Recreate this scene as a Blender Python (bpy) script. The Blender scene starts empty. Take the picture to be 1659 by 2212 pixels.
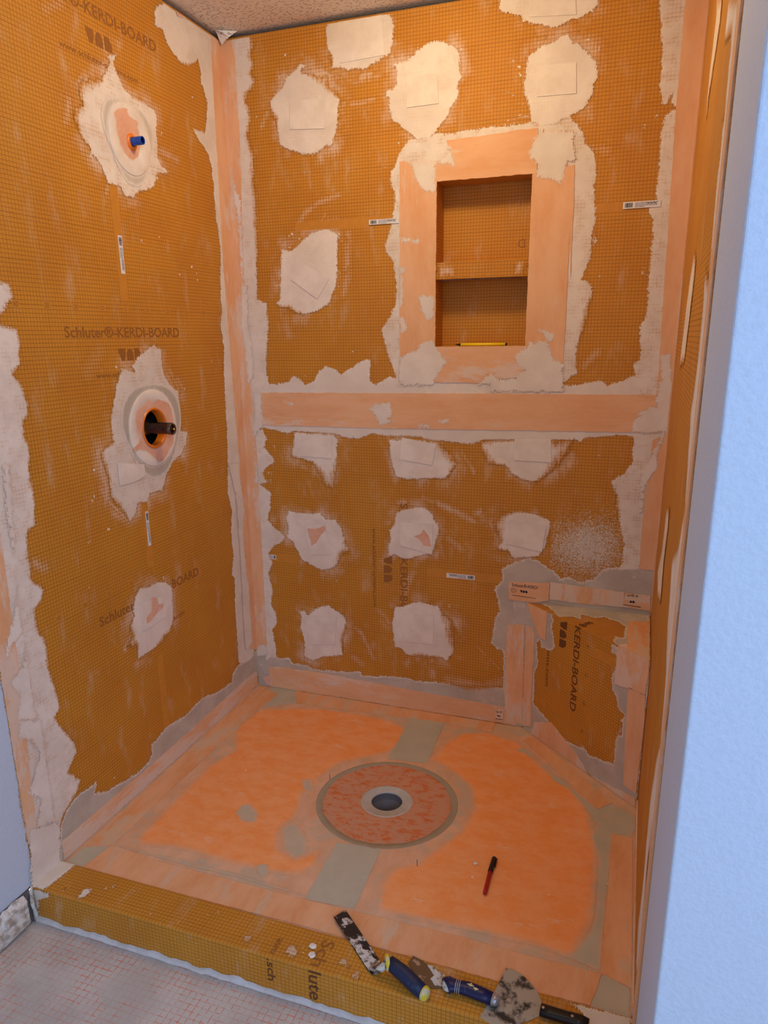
# Tiled shower under construction: orange foam boards, pink fleece strips, trowelled mortar patches.
# All numbers are metres. X runs along the back wall, -Y towards the room, Z up. Shower tray at Z = 0.
import bpy, bmesh, math, random
import numpy as np
from mathutils import Vector, Matrix, Quaternion

random.seed(7)
rng = np.random.default_rng(11)
scn = bpy.context.scene
C = scn.collection
W, H = 1.4822, 2.3358            # width of the shower, ceiling height
FRONT = -1.22                    # where the boards stop
RET = -1.545                     # front of the right-hand return wall
FZ = -0.09                       # bathroom floor outside the curb
PI = math.pi

# ------------------------------------------------------------------ camera
cam = bpy.data.objects.new('camera', bpy.data.cameras.new('camera'))
C.objects.link(cam)
cam.data.sensor_fit = 'VERTICAL'
cam.data.sensor_height = 36.0
cam.data.lens = 1582.254 / 2212 * 36.0
cam.data.shift_x = 0.00682
cam.data.shift_y = 0.02935
cam.data.clip_start = 0.05
right = Vector((0.942298, 0.334571, -0.011692)); down = Vector((0.079337, -0.257103, -0.963122)); fwd = Vector((-0.325238, 0.90662, -0.268812))
rot = Matrix((right, -down, -fwd)).transposed()
cam.matrix_world = Matrix.Translation(Vector((1.39821, -2.42833, 1.37551))) @ rot.to_4x4()
scn.camera = cam

# ------------------------------------------------------------------ light
scn.view_settings.view_transform = 'Standard'
scn.view_settings.look = 'None'
scn.view_settings.gamma = 1.0
scn.view_settings.use_curve_mapping = False
scn.view_settings.exposure = 0.30
world = bpy.data.worlds.new('daylight'); scn.world = world
world.use_nodes = True
bg = world.node_tree.nodes['Background']
bg.inputs[0].default_value = (0.95, 0.91, 1.0, 1)
bg.inputs[1].default_value = 0.60
def area(name, loc, target, size, size_y, power, col, shape='RECTANGLE'):
    l = bpy.data.lights.new(name, 'AREA'); l.shape = shape
    l.size = size; l.size_y = size_y; l.energy = power; l.color = col
    o = bpy.data.objects.new(name, l); C.objects.link(o)
    o.location = loc
    o.rotation_euler = (Vector(target) - Vector(loc)).to_track_quat('-Z', 'Y').to_euler()
    return o
# warm recessed lamp in the shower ceiling, a cool window behind the camera on the right
area('window_light', (2.9, -3.6, 2.15), (1.2, -0.9, 0.9), 1.3, 0.9, 50.0, (0.27, 0.56, 1.0))
LAMP_COL, LAMP_STRENGTH = (1.0, 0.74, 0.40, 1), 64.0      # the shower's ceiling light, built below with its dome

# ------------------------------------------------------------------ node helpers
def new_mat(name):
    m = bpy.data.materials.new(name); m.use_nodes = True
    nt = m.node_tree; nt.nodes.clear()
    return m, nt
class N:
    def __init__(s, nt): s.nt = nt
    def node(s, t, **kw):
        n = s.nt.nodes.new(t)
        for k, v in kw.items(): setattr(n, k, v)
        return n
    def link(s, a, b): s.nt.links.new(a, b)
    def put(s, sock, v):
        if isinstance(v, bpy.types.NodeSocket): s.link(v, sock)
        else: sock.default_value = v
    def math(s, op, a, b=0.0, c=None, clamp=False):
        n = s.node('ShaderNodeMath', operation=op, use_clamp=clamp)
        s.put(n.inputs[0], a); s.put(n.inputs[1], b)
        if c is not None: s.put(n.inputs[2], c)
        return n.outputs[0]
    def smooth(s, v, lo, hi, a=0.0, b=1.0):
        n = s.node('ShaderNodeMapRange', interpolation_type='SMOOTHSTEP')
        s.put(n.inputs[0], v); s.put(n.inputs[1], lo); s.put(n.inputs[2], hi)
        s.put(n.inputs[3], a); s.put(n.inputs[4], b)
        return n.outputs[0]
    def mix(s, f, a, b, blend='MIX'):
        n = s.node('ShaderNodeMix', data_type='RGBA', blend_type=blend)
        s.put(n.inputs[0], f); s.put(n.inputs[6], a); s.put(n.inputs[7], b)
        return n.outputs[2]
    def uv(s): return s.node('ShaderNodeUVMap', uv_map='metres').outputs[0]
    def scaled(s, vec, x, y, z=1.0, off=(0, 0, 0)):
        n = s.node('ShaderNodeMapping')
        s.link(vec, n.inputs[0]); n.inputs[3].default_value = (x, y, z); n.inputs[1].default_value = off
        return n.outputs[0]
    def noise(s, vec, scale, detail=3.0, rough=0.55):
        n = s.node('ShaderNodeTexNoise')
        s.link(vec, n.inputs['Vector']); n.inputs['Scale'].default_value = scale
        n.inputs['Detail'].default_value = detail; n.inputs['Roughness'].default_value = rough
        return n.outputs[0]
    def attr(s, name): return s.node('ShaderNodeAttribute', attribute_name=name).outputs['Fac']
    def bump(s, h, strength, dist=0.001):
        n = s.node('ShaderNodeBump'); s.put(n.inputs['Height'], h)
        n.inputs['Strength'].default_value = strength; n.inputs['Distance'].default_value = dist
        return n.outputs[0]
    def finish(s, col, rough=0.8, bump=None, metal=0.0, alpha=None, spec=0.3):
        p = s.node('ShaderNodeBsdfPrincipled'); o = s.node('ShaderNodeOutputMaterial')
        s.put(p.inputs['Base Color'], col); s.put(p.inputs['Roughness'], rough)
        s.put(p.inputs['Metallic'], metal); p.inputs['Specular IOR Level'].default_value = spec
        if bump is not None: s.link(bump, p.inputs['Normal'])
        if alpha is not None: s.put(p.inputs['Alpha'], alpha)
        s.link(p.outputs[0], o.inputs[0])
def rgb(r, g, b):                 # sRGB 0..255 to linear
    f = lambda c: ((c / 255 + 0.055) / 1.055) ** 2.4 if c > 10 else c / 255 / 12.92
    return (f(r), f(g), f(b), 1)
def sepxy(n, v):
    s = n.node('ShaderNodeSeparateXYZ'); n.link(v, s.inputs[0]); return s.outputs[0], s.outputs[1]

BOARD = rgb(211, 146, 49); LINE = rgb(132, 74, 20)
def board_colour(n, vec):
    x, y = sepxy(n, vec)
    px = n.math('PINGPONG', n.math('MULTIPLY', x, 100), 0.5)
    py = n.math('PINGPONG', n.math('MULTIPLY', y, 100), 0.5)
    hx = n.math('MULTIPLY', n.math('PINGPONG', n.math('MULTIPLY', x, 10), 0.5), 10)
    hy = n.math('MULTIPLY', n.math('PINGPONG', n.math('MULTIPLY', y, 10), 0.5), 10)
    a = n.math('MULTIPLY', n.smooth(px, 0.05, 0.13, 1, 0), 0.45)
    b = n.math('MULTIPLY', n.smooth(py, 0.05, 0.14, 1, 0), 0.55)
    c = n.math('MULTIPLY', n.smooth(hx, 0.07, 0.14, 1, 0), 0.5)
    d = n.math('MULTIPLY', n.smooth(hy, 0.08, 0.15, 1, 0), 0.6)
    line = n.math('MAXIMUM', n.math('MAXIMUM', a, b), n.math('MAXIMUM', c, d))
    low = n.noise(vec, 5.0, 4.0)
    fine = n.noise(vec, 260.0, 2.0)
    base = n.mix(n.smooth(low, 0.3, 0.7), BOARD, rgb(202, 135, 44))
    base = n.mix(n.smooth(fine, 0.35, 0.75, 0, 0.25), base, rgb(186, 114, 36))
    return n.mix(line, base, LINE), line
def mat_board(name='foam_board', dust=0.22):
    m, nt = new_mat(name); n = N(nt); v = n.uv()
    col, line = board_colour(n, v)
    st = n.noise(n.scaled(v, 6, 2.2, 1), 3.0, 6.0, 0.65)
    dustf = n.smooth(st, 0.52, 0.85, 0, dust * 2.5)
    col = n.mix(dustf, col, rgb(214, 190, 160))
    h = n.math('SUBTRACT', 1, line)
    n.finish(col, 0.62, n.bump(h, 0.15, 0.0005))
    return m
MORTAR_A = rgb(238, 226, 212); MORTAR_B = rgb(226, 212, 197); GREY_A = rgb(186, 174, 158); GREY_B = rgb(202, 190, 174)
def mat_mortar(name, a=MORTAR_A, b=MORTAR_B, ga=GREY_A, gb=GREY_B, bumpy=0.5, rag=0.02, under='board', rimmed=True, patchy=False):
    m, nt = new_mat(name); n = N(nt); v = n.uv()
    sd, w, op, tone, thin = [n.attr(k) for k in ('sd', 'w', 'op', 'tone', 'thin')]
    rag1 = n.math('SUBTRACT', n.noise(v, 230, 3, 0.75), 0.5)
    rag2 = n.math('SUBTRACT', n.noise(v, 55, 4, 0.65), 0.5)
    streak = n.math('SUBTRACT', n.noise(n.scaled(v, 160, 22, 1), 1.0, 4, 0.6), 0.5)
    f = n.math('MULTIPLY_ADD', rag1, rag, sd)
    f = n.math('MULTIPLY_ADD', n.math('SUBTRACT', n.noise(n.scaled(v, 420, 90, 1), 1.0, 2, 0.6), 0.5), rag * 0.7, f)
    f = n.math('MULTIPLY_ADD', rag2, rag, f)
    f = n.math('MULTIPLY_ADD', n.math('MULTIPLY', streak, w), 1.3, f)
    al = n.smooth(f, 0.0, n.math('MAXIMUM', w, 0.0012))
    if under == 'board':
        base, line = board_colour(n, v)
        mott = n.noise(v, 22, 5, 0.65)
        see = n.math('MULTIPLY', n.smooth(mott, 0.44, 0.64), thin)
        see = n.math('MULTIPLY', see, n.math('MULTIPLY_ADD', line, 0.7, 0.25))
        cover = n.math('MULTIPLY', n.math('MULTIPLY', al, n.math('SUBTRACT', 1, see)), op, clamp=True)
        # a thin feathered rim lets the board and its grid show through
        cover = n.math('SUBTRACT', cover, n.math('MULTIPLY', n.math('MULTIPLY', line, 0.5), n.math('SUBTRACT', 1, cover)), clamp=True)
        al = n.math('GREATER_THAN', al, 0.03)
    elif under == 'mortar':
        base = n.mix(n.smooth(n.noise(v, 9, 5, 0.6), 0.35, 0.65), a, b); cover = n.math('MULTIPLY', al, tone); al = n.math('GREATER_THAN', al, 0.03)
    elif under == 'fleece':
        base = n.mix(n.smooth(n.noise(v, 14, 5, 0.65), 0.3, 0.7), rgb(236, 188, 146), rgb(228, 168, 120)); cover = n.smooth(al, 0.3, 1.0, 0.55, 1.0); al = n.math('GREATER_THAN', al, 0.3)
    elif under == 'tray':
        base = tray_colour(n, v); cover = n.math('MULTIPLY', al, op); al = n.math('GREATER_THAN', al, 0.03)
    else:
        base = None; al = n.math('MULTIPLY', al, op)
    if patchy:
        cover = n.math('MULTIPLY', cover, n.smooth(n.noise(n.scaled(v, 1.2, 1, 1, (4, 9, 0)), 9, 3, 0.5), 0.42, 0.68)); al = n.math('GREATER_THAN', cover, 0.015)
    mt = n.noise(v, 9, 5, 0.6)
    c1 = n.mix(n.smooth(mt, 0.35, 0.65), a, b)
    c2 = n.mix(n.smooth(mt, 0.35, 0.65), ga, gb)
    tn = n.math('MULTIPLY', tone, n.smooth(n.noise(v, 12, 3), 0.2, 0.45, 0.6, 1))
    # freshly spread grey mortar keeps a pale dry rim
    col = n.mix(n.math('MULTIPLY', tn, n.smooth(f, 0.003, 0.008)) if rimmed else 1.0, c1, c2)
    if base is not None: col = n.mix(cover, base, col)
    hh = n.math('MULTIPLY_ADD', n.noise(n.scaled(v, 60, 200, 1), 1.0, 3), 0.25, n.noise(v, 70, 5, 0.6))
    hh = n.math('MULTIPLY_ADD', n.smooth(f, 0.0, 0.004), 0.35, hh)
    n.finish(col, 0.85, n.bump(hh, bumpy, 0.0012), alpha=al, spec=0.2)
    return m
def tray_colour(n, v):
    lo = n.noise(n.scaled(v, 1.3, 0.8, 1), 12, 5, 0.65)
    col = n.mix(n.smooth(lo, 0.3, 0.7), rgb(234, 186, 150), rgb(222, 168, 128))
    s = n.noise(n.scaled(v, 1, 1, 1, (3.1, 1.7, 0)), 7, 6, 0.7)
    return n.mix(n.smooth(s, 0.48, 0.62, 0, 0.7), col, rgb(200, 182, 156))
def mat_fleece(name, stain=0.35, pink=rgb(236, 188, 146), deep=rgb(228, 168, 120), mort=rgb(228, 208, 190), orient=(1, 1), field=False):
    m, nt = new_mat(name); n = N(nt); v = n.uv()
    sv = n.scaled(v, orient[0], orient[1], 1)
    lo = n.noise(sv, 14, 5, 0.65); hi = n.noise(sv, 90, 4, 0.7)
    col = n.mix(n.smooth(lo, 0.3, 0.7), pink, deep)
    col = n.mix(n.smooth(hi, 0.35, 0.7, 0, 0.3), col, pink)
    s = n.math('MULTIPLY_ADD', n.noise(n.scaled(sv, 1, 1, 1, (3.1, 1.7, 0)), 11, 6, 0.72), 1.0, n.math('MULTIPLY', hi, 0.12))
    t = 0.72 - 0.22 * stain
    mf = n.smooth(s, t - 0.04, t + 0.07, 0, 0.75)
    col = n.mix(mf, col, mort)
    al = None
    if field:
        sd, w = n.attr('sd'), n.attr('w')
        op = n.attr('op')
        r1 = n.math('SUBTRACT', n.noise(v, 60, 6, 0.7), 0.5)
        f = n.math('MULTIPLY_ADD', r1, 0.03 if field == 'wide' else 0.012, sd)
        al = n.math('MULTIPLY', n.smooth(f, 0.0, n.math('MAXIMUM', w, 0.001)), op)
    if field == True:
        col = n.mix(al, MORTAR_A, col); al = n.math('GREATER_THAN', al, 0.02)
    if field == 'wide':
        col = n.mix(al, tray_colour(n, v), col); al = n.math('GREATER_THAN', al, 0.02)
    n.finish(col, 0.9, n.bump(n.math('ADD', hi, n.math('MULTIPLY', mf, 2)), 0.25, 0.0006), alpha=al, spec=0.15)
    return m
def mat_plain(name, col, rough=0.5, metal=0.0, var=0.0, scale=40, bump=0.0, spec=0.4, second=None, lo=0.4, hi=0.6, dist=0.001, detail=4):
    m, nt = new_mat(name); n = N(nt)
    tc = n.node('ShaderNodeTexCoord').outputs['Object']
    ns = n.noise(tc, scale, detail, 0.6)
    c2 = second or tuple(max(0, x * (1 - var)) for x in col[:3]) + (1,)
    c = n.mix(n.smooth(ns, lo, hi), col, c2)
    n.finish(c, rough, n.bump(ns, bump, dist) if bump else None, metal, spec=spec)
    return m

M_BOARD = mat_board()
M_TAPE = mat_plain('plain_board_stripe', rgb(205, 137, 46), 0.6, var=0.06)
M_MORTAR = mat_mortar('mortar')
M_WASH = mat_mortar('mortar_wash', rag=0.006, bumpy=0.1)
M_RINGM = mat_mortar('shaded_mortar_ring', under='mortar', rimmed=False, rag=0.004, bumpy=0.1, ga=rgb(176, 166, 148), gb=rgb(184, 174, 156))  # mortar colour darkened to paint in the shade round the seals
M_HAZE = mat_mortar('mortar_haze', rag=0.01, bumpy=0.05, patchy=True)
M_OVER = mat_mortar('mortar_on_fleece', under='fleece', bumpy=0.3, rag=0.03)
M_FLEECE = {}
def fleece(st, ori=(1, 1), low=False):
    k = (round(st, 1), ori, low)
    if k not in M_FLEECE: M_FLEECE[k] = mat_fleece('pink_fleece', k[0], rgb(238, 182, 138), rgb(226, 158, 104), rgb(218, 190, 160), orient=ori) if low else mat_fleece('pink_fleece', k[0], orient=ori)
    return M_FLEECE[k]
M_BARE = mat_fleece('bare_fleece', 0.2, rgb(232, 186, 160), rgb(222, 162, 128), field=True)
def mat_tray():
    m, nt = new_mat('tray_membrane'); n = N(nt); v = n.uv()
    n.finish(tray_colour(n, v), 0.9, n.bump(n.noise(v, 90, 4, 0.7), 0.25, 0.0006), spec=0.15); return m
M_TRAY = mat_tray()
M_ORANGE = mat_fleece('orange_membrane', 0.2, rgb(255, 176, 116), rgb(252, 156, 80), rgb(248, 194, 156), orient=(1.0, 1.5), field='wide')
M_GREYF = mat_mortar('floor_mortar', ga=rgb(190, 180, 156), gb=rgb(200, 188, 164), bumpy=0.15, under='tray', rimmed=False, rag=0.012)
M_PRINT = mat_plain('print_ink', rgb(158, 100, 40), 0.6, var=0.15, scale=200)
M_PRINTD = mat_plain('dark_print_ink', rgb(112, 66, 26), 0.6, var=0.15, scale=200)
M_BLACK = mat_plain('black_ink', rgb(30, 28, 32), 0.5)
M_WHITE = mat_plain('white_paper', rgb(236, 232, 228), 0.6, var=0.05)
M_PAINT = mat_plain('wall_paint', rgb(200, 214, 232), 0.6, var=0.03, scale=140, bump=0.6, spec=0.35, dist=0.002, lo=0.45, hi=0.62, detail=2)
M_CAVITY = mat_plain('dark_framing', rgb(58, 48, 40), 0.9, var=0.4, scale=12)
def mat_ceiling():
    m, nt = new_mat('stippled_ceiling'); n = N(nt)
    tc = n.node('ShaderNodeTexCoord').outputs['Object']
    a = n.smooth(n.noise(tc, 110, 3, 0.5), 0.56, 0.68); b = n.noise(tc, 300, 2)
    n.finish(n.mix(n.noise(tc, 4), rgb(246, 238, 228), rgb(236, 228, 218)), 0.9, n.bump(n.math('MULTIPLY_ADD', b, 0.2, a), 1.0, 0.005), spec=0.1)
    return m
def mat_outer_floor():
    m, nt = new_mat('uncoupling_membrane'); n = N(nt)
    tc = n.node('ShaderNodeTexCoord').outputs['Object']
    x, y = sepxy(n, n.scaled(tc, 1, 1, 1))
    gx = n.smooth(n.math('PINGPONG', n.math('MULTIPLY', x, 62), 0.5), 0.03, 0.10, 1, 0)
    gy = n.smooth(n.math('PINGPONG', n.math('MULTIPLY', y, 62), 0.5), 0.03, 0.10, 1, 0)
    g = n.math('MAXIMUM', gx, gy)
    worn = n.smooth(n.noise(n.scaled(tc, 1, 1, 1, (0.3, 0.2, 0)), 3.2, 5, 0.75), 0.43, 0.58, 0, 0.85)
    brk = n.smooth(n.noise(tc, 90, 3, 0.6), 0.42, 0.54)
    f = n.math('MULTIPLY', n.math('MULTIPLY', g, worn), brk)
    base = n.mix(n.smooth(n.noise(tc, 8, 5), 0.35, 0.65), rgb(206, 196, 188), rgb(190, 180, 172))
    col = n.mix(f, base, rgb(222, 118, 82))
    n.finish(col, 0.85, n.bump(n.math('ADD', n.noise(tc, 40, 3), n.math('MULTIPLY', g, -0.6)), 0.4, 0.002), spec=0.2)
    return m
M_CEIL = mat_ceiling(); M_OFLOOR = mat_outer_floor()

# ------------------------------------------------------------------ surfaces
class Surf:
    def __init__(s, o, u, v, clip, goff=(0, 0)):
        s.o, s.u, s.v = Vector(o), Vector(u), Vector(v); s.n = s.u.cross(s.v); s.clip = clip; s.goff = goff
        s.z = 0.0
    def at(s, u, v, z=0.0): return s.o + s.u * u + s.v * v + s.n * z
PL = Vector((1.080, 0, 0)); PR = Vector((W, -0.372, 0)); BL = (PR - PL).length
ZT = 0.483                                                     # bench top
S = {
 'B': Surf((0, 0, 0), (1, 0, 0), (0, 0, 1), (0.001, W - 0.001, 0.001, H - 0.02), (-0.0128, 0.0)),
 'L': Surf((0, 0, 0), (0, 1, 0), (0, 0, 1), (FRONT - 0.03, -0.001, 0.001, H - 0.02), (0.0153, 0.0382)),
 'R': Surf((W, 0, 0), (0, -1, 0), (0, 0, 1), (0.001, -FRONT - 0.003, 0.001, H - 0.02)),
 'F': Surf((0, 0, 0), (1, 0, 0), (0, 1, 0), (0.001, W - 0.001, -1.127, -0.001)),
 'f': Surf(PL, (PR - PL).normalized(), (0, 0, 1), (0.001, BL - 0.001, 0.001, ZT), (-0.0493, -0.034)),
 't': Surf((0, 0, ZT), (1, 0, 0), (0, 1, 0), (1.08, W - 0.001, -0.372, -0.001)),
}
s_f_n = S['f'].n
CURB_Z = 0.008
S['c'] = Surf((0, 0, CURB_Z), (1, 0, 0), (0, 1, 0), (0.001, W - 0.001, -1.23, -1.126))
S['k'] = Surf((0, -1.23, 0), (1, 0, 0), (0, 0, 1), (0.001, W - 0.001, FZ, CURB_Z))

# ------------------------------------------------------------------ object helpers
def link(o, parent=None):
    C.objects.link(o)
    if parent is not None: o.parent = parent
    return o
def mesh_obj(name, verts, faces, mat, parent=None, uvs=None, smooth=False):
    me = bpy.data.meshes.new(name); me.from_pydata([tuple(v) for v in verts], [], faces)
    if mat is not None:
        for mm in (mat if isinstance(mat, (list, tuple)) else [mat]): me.materials.append(mm)
    if uvs is not None:
        l = me.uv_layers.new(name='metres')
        vi = np.empty(len(me.loops), dtype=np.int32); me.loops.foreach_get('vertex_index', vi)
        l.data.foreach_set('uv', np.asarray(uvs, dtype=np.float32)[vi].ravel())
    if smooth: me.polygons.foreach_set('use_smooth', [True] * len(me.polygons))
    me.update()
    return link(bpy.data.objects.new(name, me), parent)
def tag(o, label, cat=None, group=None, kind=None):
    if label: o['label'] = label
    if cat: o['category'] = cat
    if group: o['group'] = group
    if kind: o['kind'] = kind
    return o
def thing(name, label, cat, loc=(0, 0, 0), group=None):
    o = bpy.data.objects.new(name, None); C.objects.link(o); o.location = loc
    o.empty_display_size = 0.05
    bpy.context.view_layer.update()
    return tag(o, label, cat, group)
def keep(o, parent):              # parent without moving, parents are never rotated here
    o.parent = parent; o.matrix_parent_inverse = Matrix.Translation(-Vector(parent.location)); return o
def bm_obj(name, bm, mat, parent=None, smooth=False, uvbox=False):
    me = bpy.data.meshes.new(name); bm.normal_update(); bm.to_mesh(me); bm.free()
    for mm in (mat if isinstance(mat, (list, tuple)) else [mat]): me.materials.append(mm)
    if smooth: me.polygons.foreach_set('use_smooth', [True] * len(me.polygons))
    if uvbox:
        l = me.uv_layers.new(name='metres')
        for p in me.polygons:
            nx, ny, nz = [abs(c) for c in p.normal]
            for li in p.loop_indices:
                c = me.vertices[me.loops[li].vertex_index].co
                if nz > nx and nz > ny: q = (c.x, c.y)
                elif nx > ny: q = (c.y, c.z)
                else: q = (c.x, c.z)
                l.data[li].uv = q
    o = bpy.data.objects.new(name, me); C.objects.link(o)
    if parent is not None: keep(o, parent)
    return o
def add_box(bm, x0, x1, y0, y1, z0, z1, mi=0, bevel=0.0, seg=2):
    r = bmesh.ops.create_cube(bm, size=1.0)
    vs = r['verts']
    for v in vs:
        v.co = Vector(((x0 + x1) / 2 + v.co.x * (x1 - x0), (y0 + y1) / 2 + v.co.y * (y1 - y0), (z0 + z1) / 2 + v.co.z * (z1 - z0)))
    fs = {f for v in vs for f in v.link_faces}
    for f in fs: f.material_index = mi
    if bevel:
        es = list({e for v in vs for e in v.link_edges})
        r = bmesh.ops.bevel(bm, geom=es, offset=bevel, segments=seg, affect='EDGES', profile=0.5)
        for f in r['faces']: f.material_index = mi
def add_ring(bm, c, axis, prof, seg=48, mi=0, closed=False):
    # prof: list of (radius, along) swept round the axis through c
    q = Vector((0, 0, 1)).rotation_difference(Vector(axis).normalized())
    rings = []
    for r, a in prof:
        rings.append([bm.verts.new(Vector(c) + q @ Vector((r * math.cos(2 * PI * i / seg), r * math.sin(2 * PI * i / seg), a))) for i in range(seg)])
    for a, b in zip(rings, rings[1:]):
        for i in range(seg):
            f = bm.faces.new((a[i], a[(i + 1) % seg], b[(i + 1) % seg], b[i])); f.material_index = mi; f.smooth = True
    return rings
def loft(bm, pts, ra, rb=None, side=None, seg=20, mi=0, caps=True, power=2.0):
    # elliptical sections of half-widths ra (sideways) and rb (upwards) along a path
    rb = rb or ra; pts = [Vector(p) for p in pts]; rings = []
    for i, p in enumerate(pts):
        t = (pts[min(i + 1, len(pts) - 1)] - pts[max(i - 1, 0)]).normalized()
        sd = t.cross(Vector((0, 0, 1)))
        sd = Vector((1, 0, 0)) if sd.length < 1e-4 else sd.normalized()
        if side: sd = Vector(side)
        up = sd.cross(t).normalized()
        ring = []
        for k in range(seg):
            a = 2 * PI * k / seg; c, s = math.cos(a), math.sin(a)
            e = 2.0 / power
            ring.append(bm.verts.new(p + sd * (ra[i] * math.copysign(abs(c) ** e, c)) + up * (rb[i] * math.copysign(abs(s) ** e, s))))
        rings.append(ring)
    for a, b in zip(rings, rings[1:]):
        for i in range(seg):
            f = bm.faces.new((a[i], a[(i + 1) % seg], b[(i + 1) % seg], b[i])); f.material_index = mi; f.smooth = True
    if caps:
        f = bm.faces.new(rings[0][::-1]); f.material_index = mi
        f = bm.faces.new(rings[-1]); f.material_index = mi
def clip_pt(s, u, v):
    a, b, c, d = s.clip; return (min(max(u, a), b), min(max(v, c), d))
def prism(name, key, poly, z0, z1, mat, parent=None, bevel=0.0, clip=True, jag=0.0, step=0.012):
    """Sheet with the given outline lying on a surface between heights z0 and z1."""
    s = S[key]; pts = [clip_pt(s, *p) if clip else tuple(p) for p in poly]
    if jag:
        out = []
        for i, a in enumerate(pts):
            b = pts[(i + 1) % len(pts)]; L = math.hypot(b[0] - a[0], b[1] - a[1]); m = max(1, int(L / step))
            for k in range(m):
                t = k / m; o = random.uniform(-jag, jag) if k else 0
                nx, ny = ((b[1] - a[1]) / (L + 1e-9), -(b[0] - a[0]) / (L + 1e-9))
                q = (a[0] + (b[0] - a[0]) * t + nx * o, a[1] + (b[1] - a[1]) * t + ny * o)
                out.append(clip_pt(s, *q) if clip else q)
        pts = out
    dd = []
    for p in pts:
        if not dd or math.hypot(p[0] - dd[-1][0], p[1] - dd[-1][1]) > 2e-4: dd.append(p)
    if math.hypot(dd[0][0] - dd[-1][0], dd[0][1] - dd[-1][1]) < 2e-4: dd.pop()
    area2 = sum(dd[i][0] * dd[(i + 1) % len(dd)][1] - dd[(i + 1) % len(dd)][0] * dd[i][1] for i in range(len(dd)))
    if area2 < 0: dd = dd[::-1]
    n = len(dd)
    vs = [s.at(u, v, z0) for u, v in dd] + [s.at(u, v, z1) for u, v in dd]
    uv = [(u + s.goff[0], v + s.goff[1]) for u, v in dd] * 2
    fs = [tuple(range(n, 2 * n))] + [(i, (i + 1) % n, n + (i + 1) % n, n + i) for i in range(n)]
    return mesh_obj(name, vs, fs, mat, parent, uv)
def sdf_poly(U, V, poly):
    P = np.array(poly); n = len(P); d = np.full(U.shape, 1e9); ins = np.zeros(U.shape, bool)
    for i in range(n):
        ax, ay = P[i]; bx, by = P[(i + 1) % n]; ex, ey = bx - ax, by - ay
        wx, wy = U - ax, V - ay; L = ex * ex + ey * ey + 1e-12
        t = np.clip((wx * ex + wy * ey) / L, 0, 1)
        d = np.minimum(d, np.hypot(wx - t * ex, wy - t * ey))
        if ay != by:
            c = ((ay > V) != (by > V)) & (U < (bx - ax) * (V - ay) / (by - ay) + ax); ins ^= c
    return np.where(ins, d, -d)
def sdf_line(U, V, P, half):
    d = np.full(U.shape, 1e9)
    for (ax, ay), (bx, by) in zip(P, P[1:]):
        ex, ey = bx - ax, by - ay; L = ex * ex + ey * ey + 1e-12
        t = np.clip(((U - ax) * ex + (V - ay) * ey) / L, 0, 1)
        d = np.minimum(d, np.hypot(U - ax - t * ex, V - ay - t * ey))
    return half - d
CUT = {'B': [('box', 0.7405, 1.0355, 1.3445, 1.8425)], 'F': [('disc', 0.757, -0.58, 0.214)], 'L': [('disc', -0.541, 1.118, 0.0555)]}
STACK = {}
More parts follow.
